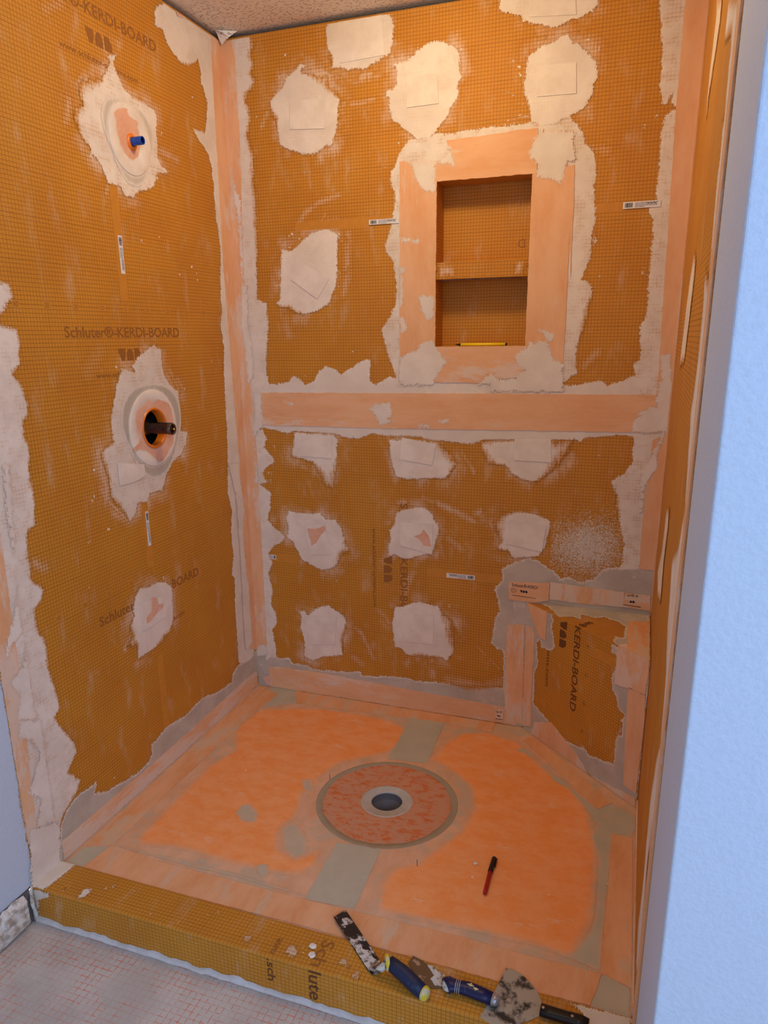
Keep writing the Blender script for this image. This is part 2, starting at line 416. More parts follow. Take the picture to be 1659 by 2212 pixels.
def field(name, key, fn, bbox, mat, parent, w=0.003, op=1.0, tone=0.0, thin=0.0, soft=(), thick=0.0008, cell=0.005, margin=0.009, cut=True, base=None, zadd=0.0):
    """Thin trowelled layer: a fine grid that follows the outline, with the distance to the rim kept per vertex."""
    s = S[key]; ca, cb, cc, cd = s.clip
    u0, u1, v0, v1 = bbox; m = margin + 0.004
    us = np.arange(u0 - m, u1 + m + cell, cell); vs = np.arange(v0 - m, v1 + m + cell, cell)
    U, V = np.meshgrid(us, vs); U = np.clip(U, ca, cb); V = np.clip(V, cc, cd)
    D = fn(U, V); ok = D > -margin
    if cut:
        for c in CUT.get(key, []):
            if c[0] == 'box': ok &= ~((U > c[1]) & (U < c[2]) & (V > c[3]) & (V < c[4]))
            else: ok &= np.hypot(U - c[1], V - c[2]) > c[3]
    if key == 't':
        nn = s_f_n; E = (U - PL.x) * nn.x + (V - PL.y) * nn.y
        okE = (E[:-1, :-1] < 0) | (E[1:, :-1] < 0) | (E[:-1, 1:] < 0) | (E[1:, 1:] < 0)
        Ep = np.maximum(E, 0); U = U - Ep * nn.x; V = V - Ep * nn.y
    q = (ok[:-1, :-1] & ok[1:, :-1] & ok[:-1, 1:] & ok[1:, 1:])
    if key == 't': q &= okE
    else: q &= (np.abs(np.diff(U, axis=1))[:-1] > 1e-6) & (np.abs(np.diff(V, axis=0))[:, :-1] > 1e-6)
    jj, ii = np.nonzero(q); nx = U.shape[1]
    f = np.stack([jj * nx + ii, jj * nx + ii + 1, (jj + 1) * nx + ii + 1, (jj + 1) * nx + ii], 1)
    used, inv = np.unique(f, return_inverse=True); f = inv.reshape(-1, 4)
    u, v, d = U.ravel()[used], V.ravel()[used], D.ravel()[used]
    k = STACK.get(key, 0) + 1; STACK[key] = k
    zb = (0.0006 + 0.00008 * k if base is None else base + 0.000003 * k) + zadd
    prof = np.clip(d / 0.006, 0, 1); prof = prof * prof * (3 - 2 * prof)
    wob = 0.25 * np.sin(u * 71 + k) * np.sin(v * 57 + 2 * k)
    z = zb + thick * prof * (1 + wob)
    o, a, b, c = [np.array(x) for x in (s.o, s.u, s.v, s.n)]
    co = o + u[:, None] * a + v[:, None] * b + z[:, None] * c
    me = bpy.data.meshes.new(name)
    me.vertices.add(len(u)); me.vertices.foreach_set('co', co.ravel().astype(np.float32))
    me.loops.add(f.size); me.loops.foreach_set('vertex_index', f.ravel().astype(np.int32))
    me.polygons.add(len(f)); me.polygons.foreach_set('loop_start', np.arange(0, f.size, 4, dtype=np.int32))
    me.polygons.foreach_set('use_smooth', np.ones(len(f), bool))
    me.update(calc_edges=True)
    uvl = me.uv_layers.new(name='metres')
    uvv = np.stack([u + s.goff[0], v + s.goff[1]], 1).astype(np.float32)
    uvl.data.foreach_set('uv', uvv[f.ravel()].ravel())
    wv = np.full(u.shape, w)
    for (su, sv, rad, ww) in soft: wv += ww * np.exp(-((u - su) ** 2 + (v - sv) ** 2) / rad ** 2)
    for nm, arr in (('sd', d), ('w', wv), ('op', np.full(u.shape, op)), ('tone', np.full(u.shape, tone)), ('thin', np.full(u.shape, thin))):
        at = me.attributes.new(nm, 'FLOAT', 'POINT'); at.data.foreach_set('value', arr.astype(np.float32))
    me.materials.append(mat)
    ob = bpy.data.objects.new(name, me); C.objects.link(ob)
    if parent is not None: keep(ob, parent)
    return ob
def field_poly(name, key, poly, mat, parent, **kw):
    P = np.array(poly); return field(name, key, lambda U, V: sdf_poly(U, V, poly), (P[:, 0].min(), P[:, 0].max(), P[:, 1].min(), P[:, 1].max()), mat, parent, **kw)
def field_line(name, key, pts, half, mat, parent, **kw):
    P = np.array(pts); return field(name, key, lambda U, V: sdf_line(U, V, pts, half), (P[:, 0].min() - half, P[:, 0].max() + half, P[:, 1].min() - half, P[:, 1].max() + half), mat, parent, **kw)
def text(name, key, string, u, v, width, height, mat, parent, ang=0.0, z=0.00025, bold=0.0, align='LEFT', label=None):
    """Printed lettering: baseline start (or centre) at u, v; ang turns it on the surface; fitted to width and cap height."""
    s = S[key]; cu = bpy.data.curves.new(name, 'FONT'); cu.body = string; cu.size = 1.0; cu.resolution_u = 3
    cu.offset = bold; cu.fill_mode = 'FRONT'
    tmp = bpy.data.objects.new(name, cu); C.objects.link(tmp)
    dg = bpy.context.evaluated_depsgraph_get(); me = bpy.data.meshes.new_from_object(tmp.evaluated_get(dg))
    bpy.data.objects.remove(tmp); bpy.data.curves.remove(cu)
    n = len(me.vertices)
    if n == 0: return None
    co = np.empty(n * 3, np.float32); me.vertices.foreach_get('co', co); co = co.reshape(-1, 3)
    x = co[:, 0] - co[:, 0].min(); sx = width / max(x.max(), 1e-6) if width else height / 0.69
    x = x * sx; y = co[:, 1] * (height / 0.69)
    if align == 'CENTER': x -= x.max() / 2
    uu = u + x * math.cos(ang) - y * math.sin(ang); vv = v + x * math.sin(ang) + y * math.cos(ang)
    o, a, b, c = [np.array(q) for q in (s.o, s.u, s.v, s.n)]
    co = o + uu[:, None] * a + vv[:, None] * b + z * c
    me.vertices.foreach_set('co', co.astype(np.float32).ravel()); me.materials.clear(); me.materials.append(mat); me.update()
    ob = bpy.data.objects.new(name, me); C.objects.link(ob)
    if parent is not None: keep(ob, parent)
    if label: ob['label'] = label
    return ob
def emblem(key, u, v, size, ang, mat, parent, z=0.00025, part=(0, 1, 2)):
    """The maker's mark: a wedge, a dome and a wedge in a row."""
    def turn(p): return (u + p[0] * size * math.cos(ang) - p[1] * size * math.sin(ang), v + p[0] * size * math.sin(ang) + p[1] * size * math.cos(ang))
    a = [(-1.55, 1), (-0.6, 1), (-0.6, 0.45), (-0.75, 0.0), (-1.15, 0.0)]
    b = [(-0.45 + 0.0, 0.0)] + [(-0.0 + 0.45 * math.cos(PI - PI * i / 10), 0.35 + 0.65 * math.sin(PI * i / 10)) for i in range(11)] + [(0.45, 0.0)]
    c = [(0.6, 1), (1.15, 1), (1.5, 0.55), (1.5, 0.0), (0.6, 0.0)]
    s = S[key]; vs, fs = [], []
    for i, sh in enumerate((a, b, c)):
        if i not in part: continue
        base = len(vs); vs += [s.at(*turn(p), z) for p in sh]; fs.append(tuple(range(base, base + len(sh)))[::-1])
    o = mesh_obj('emblem', vs, fs, mat); 
    if parent is not None: keep(o, parent)
    return o
def holed(name, outer, hole, y0, y1, mat, parent, axes):
    """Board with a hole: outer and hole loops in 2-D, extruded between y0 and y1 along the third axis."""
    bm = bmesh.new(); loops = []
    for L in (outer, hole):
        vs = [bm.verts.new(axes(p[0], p[1], y0)) for p in L]
        es = [bm.edges.new((vs[i], vs[(i + 1) % len(vs)])) for i in range(len(vs))]; loops.append((vs, es))
    bmesh.ops.triangle_fill(bm, edges=loops[0][1] + loops[1][1], use_beauty=True)
    front = list(bm.faces)
    r = bmesh.ops.extrude_face_region(bm, geom=front)
    d = axes(0, 0, y1) - axes(0, 0, y0)
    for e in r['geom']:
        if isinstance(e, bmesh.types.BMVert): e.co += d
    bmesh.ops.recalc_face_normals(bm, faces=bm.faces)
    return bm_obj(name, bm, mat, parent, uvbox=True)
def shift_uv(o, du, dv):
    l = o.data.uv_layers['metres']
    for d in l.data: d.uv = (d.uv[0] + du, d.uv[1] + dv)
circ = lambda cx, cy, r, n=48: [(cx + r * math.cos(2 * PI * i / n), cy + r * math.sin(2 * PI * i / n)) for i in range(n)]

# ================================================================== the setting
bm = bmesh.new()
add_box(bm, -0.14, 3.2, -4.3, 0.2, H, H + 0.1)
ceiling = tag(bm_obj('ceiling', bm, M_CEIL), 'stippled off white ceiling above the shower', kind='structure')

# round flush ceiling light in the middle of the shower ceiling
lamp = bpy.data.objects.new('ceiling_light', None); C.objects.link(lamp); lamp.location = (0.78, -0.62, H)
bpy.context.view_layer.update()
tag(lamp, 'round flush ceiling light with a glowing dome above the shower', 'ceiling light')
bm = bmesh.new(); add_ring(bm, (0.78, -0.62, H), (0, 0, -1), [(0.0001, 0.0), (0.10, 0.0), (0.10, 0.02), (0.085, 0.024), (0.08, 0.02)], 40)
bm_obj('base_ring', bm, M_WHITE, lamp)
m_, nt_ = new_mat('lit_dome'); n_ = N(nt_); e_ = n_.node('ShaderNodeEmission'); e_.inputs[0].default_value = LAMP_COL; e_.inputs[1].default_value = LAMP_STRENGTH
n_.link(e_.outputs[0], n_.node('ShaderNodeOutputMaterial').inputs[0])
bm = bmesh.new(); add_ring(bm, (0.78, -0.62, H - 0.02), (0, 0, -1), [(0.082 * math.cos(a * PI / 12), 0.085 * math.sin(a * PI / 12)) for a in range(7)][:-1] + [(0.0005, 0.085)], 32)
bm_obj('dome', bm, m_, lamp)
# left wall: dark framing behind the boards, painted drywall nearer the room
bm = bmesh.new()
add_box(bm, -0.14, -0.10, FRONT, 0.14, FZ, H, 0)
add_box(bm, -0.14, 0.0, -4.3, FRONT - 0.0002, 0.012, H, 1)
wall_left = tag(bm_obj('wall_left', bm, [M_CAVITY, M_PAINT]), 'left wall of the shower with the two water outlets, running on as painted wall', kind='structure')
bm = bmesh.new(); add_box(bm, -0.10, W + 0.05, 0.105, 0.14, FZ, H)
wall_back = tag(bm_obj('wall_back', bm, M_CAVITY), 'back wall of the shower with the niche', kind='structure')
bm = bmesh.new()
add_box(bm, W + 0.10, W + 0.14, RET + 0.05, 0.14, FZ, H, 0)
add_box(bm, W, W + 1.6, RET, FRONT - 0.006, FZ, H, 1, 0.004, 3)
wall_right = tag(bm_obj('wall_right', bm, [M_CAVITY, M_PAINT]), 'right wall of the shower ending in a painted return and room wall', kind='structure')
bm = bmesh.new(); add_box(bm, -0.14, 3.2, -4.3, -1.2, FZ - 0.06, FZ)
floor = tag(bm_obj('floor', bm, M_OFLOOR), 'grey mortar covered floor membrane in front of the curb', kind='structure')
floor.data.materials[0] = M_OFLOOR
# rough plastered foot of the left wall
bm = bmesh.new()
nx = 120
for j in range(7):
    for i in range(nx + 1):
        y = -1.262 - i * 0.013; z = FZ + 0.004 + j * (0.097 / 6)
        edge = 0.0 if j in (0, 6) else 1.0
        bm.verts.new((0.004 + edge * (0.004 + random.uniform(0, 0.006)) + (0.006 if i < 6 else 0) * edge, y, z + (random.uniform(-0.003, 0.004) if j == 6 else 0)))
bm.verts.ensure_lookup_table()
for j in range(6):
    for i in range(nx): bm.faces.new((bm.verts[j * (nx + 1) + i], bm.verts[(j + 1) * (nx + 1) + i], bm.verts[(j + 1) * (nx + 1) + i + 1], bm.verts[j * (nx + 1) + i + 1]))
M_PLASTER = mat_plain('rough_plaster', rgb(226, 222, 216), 0.9, scale=45, bump=1.0, second=rgb(176, 162, 148), lo=0.42, hi=0.62, dist=0.004)
base_l = tag(bm_obj('baseboard_left', bm, M_PLASTER, smooth=False), 'rough plastered strip at the foot of the blue wall', kind='structure')
bm = bmesh.new(); add_box(bm, -0.14, 0.001, -4.3, FRONT - 0.02, FZ, 0.012)
keep(bm_obj('backing', bm, mat_plain('raw_plasterboard', rgb(120, 112, 108), 0.9, var=0.3)), base_l)
bm = bmesh.new()
loft(bm, [(0.006, -1.236, FZ + 0.002), (0.010, -1.240, -0.06), (0.009, -1.243, -0.03), (0.006, -1.240, 0.006)], [0.007, 0.006, 0.006, 0.003], seg=8)
bm_obj('mortar_bead', bm, M_PLASTER, base_l)

# ------------------------------------------------------------------ boards
TOPZ = H - 0.014; SEAM = 1.135
def ax_b(a, b, d): return Vector((a, d, b))
def ax_l(a, b, d): return Vector((d, a, b))
nb = (0.7405, 1.0355, 1.3445, 1.8425)
upper_b = holed('foam_board', [(0, SEAM + 0.001), (W, SEAM + 0.001), (W, TOPZ), (0, TOPZ)], [(nb[0], nb[2]), (nb[1], nb[2]), (nb[1], nb[3]), (nb[0], nb[3])], 0.0, 0.0125, M_BOARD, wall_back, ax_b)
shift_uv(upper_b, -0.0128, 0.0)
bm = bmesh.new(); add_box(bm, 0, W, 0, 0.0125, 0.0, SEAM - 0.001)
lower_b = bm_obj('foam_board', bm, M_BOARD, wall_back, uvbox=True); shift_uv(lower_b, -0.0128, 0.0)
VC = (-0.541, 1.118); VR = 0.056
board_l = holed('foam_board', [(FRONT, 0), (0, 0), (0, TOPZ), (FRONT, TOPZ)], circ(VC[0], VC[1], VR - 0.001, 40), 0.0, -0.0125, M_BOARD, wall_left, ax_l)
shift_uv(board_l, 0.0153, 0.0382)
bm = bmesh.new(); add_box(bm, W, W + 0.0125, FRONT, 0, 0.0, H - 0.006)
board_r = bm_obj('foam_board', bm, M_BOARD, wall_right, uvbox=True)
# niche box and its shelf
bm = bmesh.new()
a, b, c, d = nb; t = 0.012; D = 0.09
add_box(bm, a - t, b + t, D, D + t, c - t, d + t)
add_box(bm, a - t, a, 0.0125, D, c - t, d + t); add_box(bm, b, b + t, 0.0125, D, c - t, d + t)
add_box(bm, a, b, 0.0125, D, c - t, c); add_box(bm, a, b, 0.0125, D, d, d + t)
niche = bm_obj('niche_box', bm, M_BOARD, wall_back, uvbox=True)
bm = bmesh.new(); add_box(bm, a, b, 0.0, D, 1.5535, 1.6045, bevel=0.001, seg=1)
shelf = bm_obj('niche_shelf', bm, M_BOARD, wall_back, uvbox=True); shelf['label'] = 'shelf across the niche, mortar at both ends'
for poly in ([(a, 1.554), (a + 0.009, 1.554), (a + 0.008, 1.604), (a, 1.6045)], [(b - 0.016, 1.556), (b, 1.554), (b, 1.604), (b - 0.018, 1.6045)]):
    prism('mortar_smear', 'B', poly, 0.0, 0.002, M_WASH, wall_back, jag=0.001)
field_poly('mortar_smear', 'B', [(a + 0.003, 1.556), (a + 0.07, 1.556), (a + 0.06, 1.603), (a + 0.003, 1.603)], M_WASH, wall_back, w=0.03, op=0.6, cut=False, thick=0.0003, base=0.0002)
field_poly('mortar_smear', 'B', [(b - 0.05, 1.556), (b - 0.012, 1.556), (b - 0.012, 1.603), (b - 0.04, 1.603)], M_WASH, wall_back, w=0.02, op=0.6, cut=False, thick=0.0003, base=0.0002)
bm = bmesh.new()
pts = [(a + 0.01 + i * 0.0185, 0.02 + random.uniform(-0.008, 0.008), 1.5525) for i in range(15)]
loft(bm, pts, [random.uniform(0.004, 0.012) for _ in pts], [0.0025] * 15, seg=8)
bm_obj('mortar_squeeze_out', bm, mat_plain('damp_mortar', rgb(150, 120, 100), 0.8, var=0.3, bump=0.4), wall_back)
S['n'] = Surf((0, D, 0), (1, 0, 0), (0, 0, 1), (a + 0.002, b - 0.002, c, d))
text('printed_text', 'n', 'D', 1.008, 1.672, 0.022, 0.026, M_PRINT, wall_back, PI)

# ------------------------------------------------------------------ bench, tray, curb
bench = thing('corner_bench', 'triangular corner bench of orange board with printed lettering under the speckled wall', 'bench', (1.35, -0.15, 0))
vs = [PL + Vector((0, -0.0, 0)), PR, Vector((W, 0, 0))]
def tri_prism(name, z0, z1, ins, mat):
    c = Vector(((1.081 + W - 0.001 + W - 0.001) / 3, -0.372 / 3, 0))
    p = [Vector((1.081, -0.001, 0)), Vector((W - 0.001, -0.371, 0)), Vector((W - 0.001, -0.001, 0))]
    o = mesh_obj(name, [Vector((q.x, q.y, z0)) for q in p] + [Vector((q.x, q.y, z1)) for q in p], [(0, 1, 2), (5, 4, 3), (0, 3, 4, 1), (1, 4, 5, 2), (2, 5, 3, 0)], mat)
    l = o.data.uv_layers.new(name='metres'); s = S['f']
    for f in o.data.polygons:
        for li in f.loop_indices:
            co = o.data.vertices[o.data.loops[li].vertex_index].co
            if abs(f.normal.z) > 0.5:
                k = (co - PL).dot(s.u); m = (co - PL).dot(s.n); l.data[li].uv = (k + s.goff[0], m)
            else: l.data[li].uv = ((co - PL).dot(s.u) + s.goff[0], co.z + s.goff[1])
    return keep(o, bench)
b_face = tri_prism('front_panel', 0.001, ZT - 0.01255, 0, M_BOARD)
b_top = tri_prism('top_panel', ZT - 0.0125, ZT, 0, M_BOARD)

tray = None
bmT = bmesh.new(); DC = (0.757, -0.580)
tray = holed('shower_tray', [(0.0005, -1.124), (W - 0.0005, -1.124), (W - 0.0005, -0.0005), (0.0005, -0.0005)], circ(DC[0], DC[1], 0.090, 48), 0.0, -0.03, M_TRAY, None, lambda a, b, d: Vector((a, b, d)))
tag(tray, 'pink and orange membrane covered shower tray around the drain', 'shower tray')
bm = bmesh.new(); add_box(bm, 0.0, W, -1.23, -1.125, FZ, CURB_Z, bevel=0.0025, seg=2)
curb = tag(bm_obj('shower_curb', bm, M_BOARD, uvbox=True), 'low orange board curb between shower tray and grey floor, tools on it', 'curb')
bm = bmesh.new(); add_box(bm, -0.05, W + 0.05, -1.2, 0.1, FZ - 0.06, FZ - 0.001)
sub = bm_obj('subfloor', bm, M_CAVITY, floor)

# ------------------------------------------------------------------ mortar, fleece and orange fields (outlines in metres on each surface)
MORTAR = [
 {'s':'B','n':'around the niche frame','p':[[0.7353,1.9821],[0.7777,1.9736],[0.8401,1.9806],[0.9116,1.9816],[0.9614,1.9791],[0.9446,1.983],[1.0042,1.9804],[1.0235,1.9865],[1.0278,1.9993],[1.1337,1.9911],[1.1486,1.9788],[1.1691,1.9508],[1.1817,1.9366],[1.1816,1.9147],[1.2004,1.8999],[1.2159,1.8767],[1.2204,1.8454],[1.2242,1.8229],[1.2186,1.801],[1.2233,1.7647],[1.2224,1.7421],[1.2279,1.7098],[1.2207,1.6734],[1.2348,1.6495],[1.2234,1.6174],[1.2204,1.5893],[1.2204,1.663],[1.2244,1.6396],[1.222,1.6022],[1.2113,1.5791],[1.1968,1.5367],[1.214,1.5361],[1.2309,1.5164],[1.234,1.4922],[1.2285,1.4633],[1.2217,1.4145],[1.207,1.3702],[1.1963,1.3402],[1.1962,1.2998],[1.2011,1.259],[1.1765,1.2434],[1.1546,1.2199],[1.1567,1.1807],[0.598,1.1721],[0.6002,1.2479],[0.5926,1.2729],[0.5748,1.3116],[0.5633,1.3611],[0.5487,1.3966],[0.5728,1.4314],[0.5996,1.4735],[0.6028,1.5104],[0.6058,1.5365],[0.6002,1.5783],[0.5964,1.612],[0.5746,1.6361],[0.5644,1.6622],[0.5779,1.692],[0.5926,1.7478],[0.5985,1.7822],[0.6015,1.8165],[0.5904,1.8418],[0.5849,1.8666],[0.602,1.9039],[0.616,1.9315],[0.6326,1.9538],[0.6491,1.9713],[0.6709,1.974]],'w':0.003,'op':1,'tone':0.1,'thin':0.5,'soft':[[1.206,1.435,0.06,0.02]],'under':0},
 {'s':'B','n':'along the horizontal seam','p':[[0.0748,1.3423],[0.114,1.3187],[0.1136,1.2541],[0.1183,1.2185],[0.1692,1.2219],[0.1962,1.228],[0.2171,1.2487],[0.2367,1.243],[0.2618,1.2169],[0.2817,1.2229],[0.3018,1.2376],[0.3156,1.2608],[0.3452,1.2838],[0.3799,1.2724],[0.4047,1.2554],[0.4302,1.2725],[0.4554,1.2839],[0.468,1.2951],[0.4928,1.3035],[0.5173,1.3034],[0.5107,1.2727],[0.5101,1.2333],[0.5284,1.2193],[0.553,1.2336],[0.5773,1.2478],[0.6014,1.2451],[0.9808,1.2527],[1.1544,1.2225],[1.2132,1.2272],[1.263,1.2389],[1.2757,1.2375],[1.2965,1.2249],[1.323,1.2343],[1.3656,1.2547],[1.4325,1.26],[1.4845,1.2603],[1.4847,1.2058],[1.4812,1.0844],[1.4679,1.0711],[1.3801,1.0683],[1.345,1.0708],[1.3051,1.0658],[1.2339,1.0582],[1.2271,1.0419],[1.2057,1.0519],[1.1928,1.0487],[0.9326,1.0426],[0.9069,1.0389],[0.8673,1.0263],[0.827,1.0277],[0.7803,1.0317],[0.7331,1.033],[0.6913,1.043],[0.5881,1.0455],[0.551,1.0472],[0.5136,1.0502],[0.4628,1.0296],[0.4245,1.0313],[0.3731,1.0416],[0.334,1.0434],[0.2078,1.0486],[0.1869,1.0388],[0.1397,1.0496],[0.0848,1.0572],[0.043,1.0591],[0.0304,1.1875]],'w':0.003,'op':1,'tone':0.2,'thin':0,'soft':[],'under':0},
 {'s':'B','n':'down the left corner','p':[[0.0082,2.3461],[0.064,2.3367],[0.1185,2.3274],[0.128,2.2861],[0.1144,2.2641],[0.1281,2.2386],[0.114,2.2114],[0.1281,2.1905],[0.1109,2.1632],[0.0917,2.1555],[0.087,2.1314],[0.1009,2.1053],[0.1009,2.0755],[0.0901,2.0365],[0.0976,2.0056],[0.1072,1.959],[0.104,1.9079],[0.1086,1.8295],[0.1053,1.7235],[0.0965,1.5826],[0.1058,1.679],[0.0974,1.5973],[0.0922,1.5138],[0.1278,1.4988],[0.13,1.4224],[0.118,1.3304],[0.1119,1.2836],[0.1186,1.2245],[0.0636,1.1638],[0.043,1.0591],[0.0846,1.0541],[0.0998,1.0174],[0.0875,0.9858],[0.127,0.9435],[0.1261,0.9277],[0.0936,0.9104],[0.0748,0.8904],[0.0804,0.8651],[0.108,0.8537],[0.0649,0.845],[0.1058,0.815],[0.1057,0.8134],[0.0985,0.7479],[0.0854,0.7075],[0.1195,0.677],[0.1571,0.6467],[0.1379,0.6185],[0.1047,0.6023],[0.0813,0.5733],[0.0973,0.5339],[0.0766,0.4908],[0.0911,0.423],[0.0805,0.3658],[0.1005,0.3257],[0.1061,0.2908],[0.0816,0.2519],[0.0927,0.1809],[0.0939,0.1335],[0.0507,0.0891],[-0.0072,0.0806]],'w':0.006,'op':1,'tone':0.1,'thin':0.35,'soft':[[0.102,1.882,0.25,0.02],[0.133,2.276,0.1,0.015]],'under':0},
 {'s':'B','n':'down the right corner','p':[[1.5271,2.2376],[1.3515,2.2624],[1.355,2.2463],[1.3598,2.2143],[1.3683,2.1658],[1.374,2.1252],[1.3753,2.0847],[1.3752,2.0357],[1.3884,1.9847],[1.4008,1.9918],[1.4095,2.0156],[1.4095,1.9909],[1.4229,1.9771],[1.3946,1.9633],[1.3891,1.926],[1.3891,1.8751],[1.3902,1.8103],[1.3871,1.7668],[1.3913,1.7445],[1.3704,1.7236],[1.3867,1.6913],[1.3859,1.6463],[1.3758,1.6011],[1.3711,1.5458],[1.3876,1.5428],[1.3891,1.6631],[1.3763,1.5954],[1.3698,1.5493],[1.3873,1.5463],[1.3879,1.5113],[1.3902,1.4546],[1.3878,1.426],[1.3736,1.3974],[1.3763,1.3634],[1.381,1.334],[1.3814,1.2995],[1.3653,1.2896],[1.3704,1.2547],[1.3954,1.1845],[1.3825,1.0683],[1.3831,1.029],[1.3839,0.9867],[1.3638,0.9536],[1.3252,0.9246],[1.3356,0.8869],[1.3431,0.8544],[1.3416,0.875],[1.3414,0.8419],[1.3545,0.8039],[1.3744,0.7437],[1.3795,0.7102],[1.3786,0.653],[1.3724,0.6294],[1.3906,0.5964],[1.4881,0.6063]],'w':0.003,'op':1,'tone':0.15,'thin':0.6,'soft':[[1.346,0.848,0.05,0.02]],'under':0},
 {'s':'B','n':'along the foot of the back wall','p':[[-0.0222,-0.1762],[-0.0181,-0.0105],[-0.0087,0.1375],[0.0227,0.1493],[0.0679,0.1409],[0.1053,0.1351],[0.1506,0.1438],[0.1571,0.1242],[0.216,0.1218],[0.2594,0.11],[0.3317,0.1135],[0.4029,0.1206],[0.452,0.1293],[0.4587,0.1147],[0.5209,0.117],[0.5415,0.1251],[0.6425,0.132],[0.6756,0.1232],[0.7476,0.1309],[0.8691,0.1361],[0.9622,0.1474],[1.0172,0.1493],[1.077,0.1588],[1.0834,0.0054],[1.0223,0.0047],[0.9914,0.0061],[0.1737,0.0011]],'w':0.003,'op':1,'tone':1,'thin':0.3,'soft':[[0.9,0.138,0.07,0.03]],'under':0},
 {'s':'B','n':'behind the bench top','p':[[0.987,0.5984],[1.0265,0.6264],[1.077,0.646],[1.1112,0.6401],[1.1229,0.6293],[1.163,0.6092],[1.1867,0.5817],[1.2193,0.5909],[1.253,0.5765],[1.2953,0.5926],[1.3146,0.6238],[1.3507,0.6389],[1.377,0.6385],[1.4895,0.6492],[1.4995,0.5325],[1.4918,0.5024],[1.0752,0.4909],[1.0978,-0.0399],[1.0108,-0.0076],[1.0108,0.0811],[1.0045,0.174],[1.0005,0.2916],[0.9794,0.292],[0.9576,0.3118],[0.962,0.364],[0.9694,0.416],[0.9834,0.443],[0.9798,0.4614],[0.9631,0.5221],[0.9884,0.5556]],'w':0.003,'op':1,'tone':1,'thin':0,'soft':[],'under':0},
 {'s':'B','n':'topmost of the back wall','p':[[0.3793,2.3145],[0.3996,2.3298],[0.4221,2.3336],[0.483,2.3343],[0.5429,2.3337],[0.5643,2.3291],[0.5909,2.3154],[0.6004,2.2945],[0.6023,2.259],[0.5929,2.2112],[0.563,2.2013],[0.5355,2.1887],[0.5021,2.1756],[0.4744,2.1843],[0.4462,2.1807],[0.4238,2.1925],[0.3954,2.1934],[0.3988,2.2115],[0.391,2.2355],[0.3794,2.2644]],'w':0.004,'op':1,'tone':0,'thin':0.15,'soft':[],'under':1},
 {'s':'B','n':'star shaped with four sided lump','p':[[0.2343,2.1882],[0.2555,2.1953],[0.271,2.2101],[0.2892,2.2221],[0.3092,2.2104],[0.2851,2.1943],[0.3086,2.194],[0.3488,2.1777],[0.3835,2.1808],[0.3881,2.1429],[0.4105,2.124],[0.4214,2.1016],[0.4147,2.0691],[0.4106,2.0264],[0.398,1.9938],[0.3916,1.9724],[0.3711,1.9766],[0.3469,1.9615],[0.3167,1.9542],[0.2867,1.9567],[0.2509,1.9697],[0.2208,1.9798],[0.2029,1.9913],[0.1958,2.0318],[0.1885,2.0671],[0.1746,2.093],[0.1702,2.1228],[0.1958,2.1444],[0.2209,2.161]],'w':0.004,'op':1,'tone':0,'thin':0.15,'soft':[[0.371,2.163,0.05,0.03],[0.189,2.077,0.03,0.02]],'under':1},
 {'s':'B','n':'tall and broad above the niche','p':[[0.5954,2.1817],[0.6491,2.1888],[0.6676,2.2],[0.665,2.2114],[0.686,2.2132],[0.7069,2.2261],[0.7483,2.2266],[0.7792,2.214],[0.805,2.1944],[0.8106,2.1675],[0.8086,2.137],[0.8164,2.1318],[0.8042,2.0977],[0.8047,2.0708],[0.7819,2.0417],[0.7718,2.0199],[0.7562,2.0031],[0.7247,1.9691],[0.6979,1.9622],[0.6682,1.9695],[0.6436,1.9905],[0.6163,2.0141],[0.5917,2.0329],[0.5837,2.0663],[0.5866,2.0891],[0.5757,2.0949],[0.5759,2.1179],[0.595,2.1112],[0.6087,2.128],[0.6088,2.1643]],'w':0.003,'op':1,'tone':0,'thin':0.15,'soft':[],'under':1},
 {'s':'B','n':'cut by the top of the photo','p':[[0.9192,2.2944],[0.9232,2.3187],[1.1937,2.2806],[1.1976,2.2562],[1.1871,2.2456],[1.1652,2.2364],[1.1476,2.2286],[1.1293,2.229],[1.1067,2.2218],[1.0793,2.215],[1.0508,2.2229],[1.027,2.2301],[0.9933,2.2407],[0.9879,2.256],[0.954,2.2668],[0.9247,2.2749]],'w':0.003,'op':1,'tone':0,'thin':0.15,'soft':[],'under':1},
 {'s':'B','n':'round with ragged upper edge','p':[[1.0253,2.1634],[1.0437,2.1758],[1.081,2.1817],[1.09,2.1888],[1.1081,2.1969],[1.1221,2.1951],[1.1323,2.1773],[1.156,2.1641],[1.1801,2.1446],[1.1949,2.1263],[1.2055,2.1043],[1.2094,2.0789],[1.1991,2.0632],[1.2007,2.0377],[1.1879,2.0221],[1.1753,2.002],[1.157,1.9953],[1.1341,1.9846],[1.1016,1.9703],[1.0537,1.966],[1.0237,1.9821],[1.0199,2.0133],[1.0033,2.0587],[0.9951,2.0813],[1.0039,2.1019],[1.0049,2.1361],[1.0089,2.1547]],'w':0.003,'op':1,'tone':0,'thin':0.15,'soft':[],'under':1},
 {'s':'B','n':'leaning oval left of the niche','p':[[0.1926,1.6748],[0.2207,1.6628],[0.2498,1.6774],[0.2757,1.6973],[0.3138,1.7216],[0.3508,1.7273],[0.381,1.7231],[0.4046,1.7063],[0.4001,1.6545],[0.3984,1.5912],[0.391,1.5488],[0.3745,1.5115],[0.3676,1.49],[0.3423,1.4797],[0.3166,1.4637],[0.2718,1.4564],[0.2333,1.4572],[0.2148,1.4743],[0.1824,1.4779],[0.1605,1.4952],[0.1777,1.5115],[0.1806,1.5667],[0.1866,1.6211]],'w':0.003,'op':1,'tone':0,'thin':0.15,'soft':[[0.215,1.472,0.04,0.02]],'under':1},
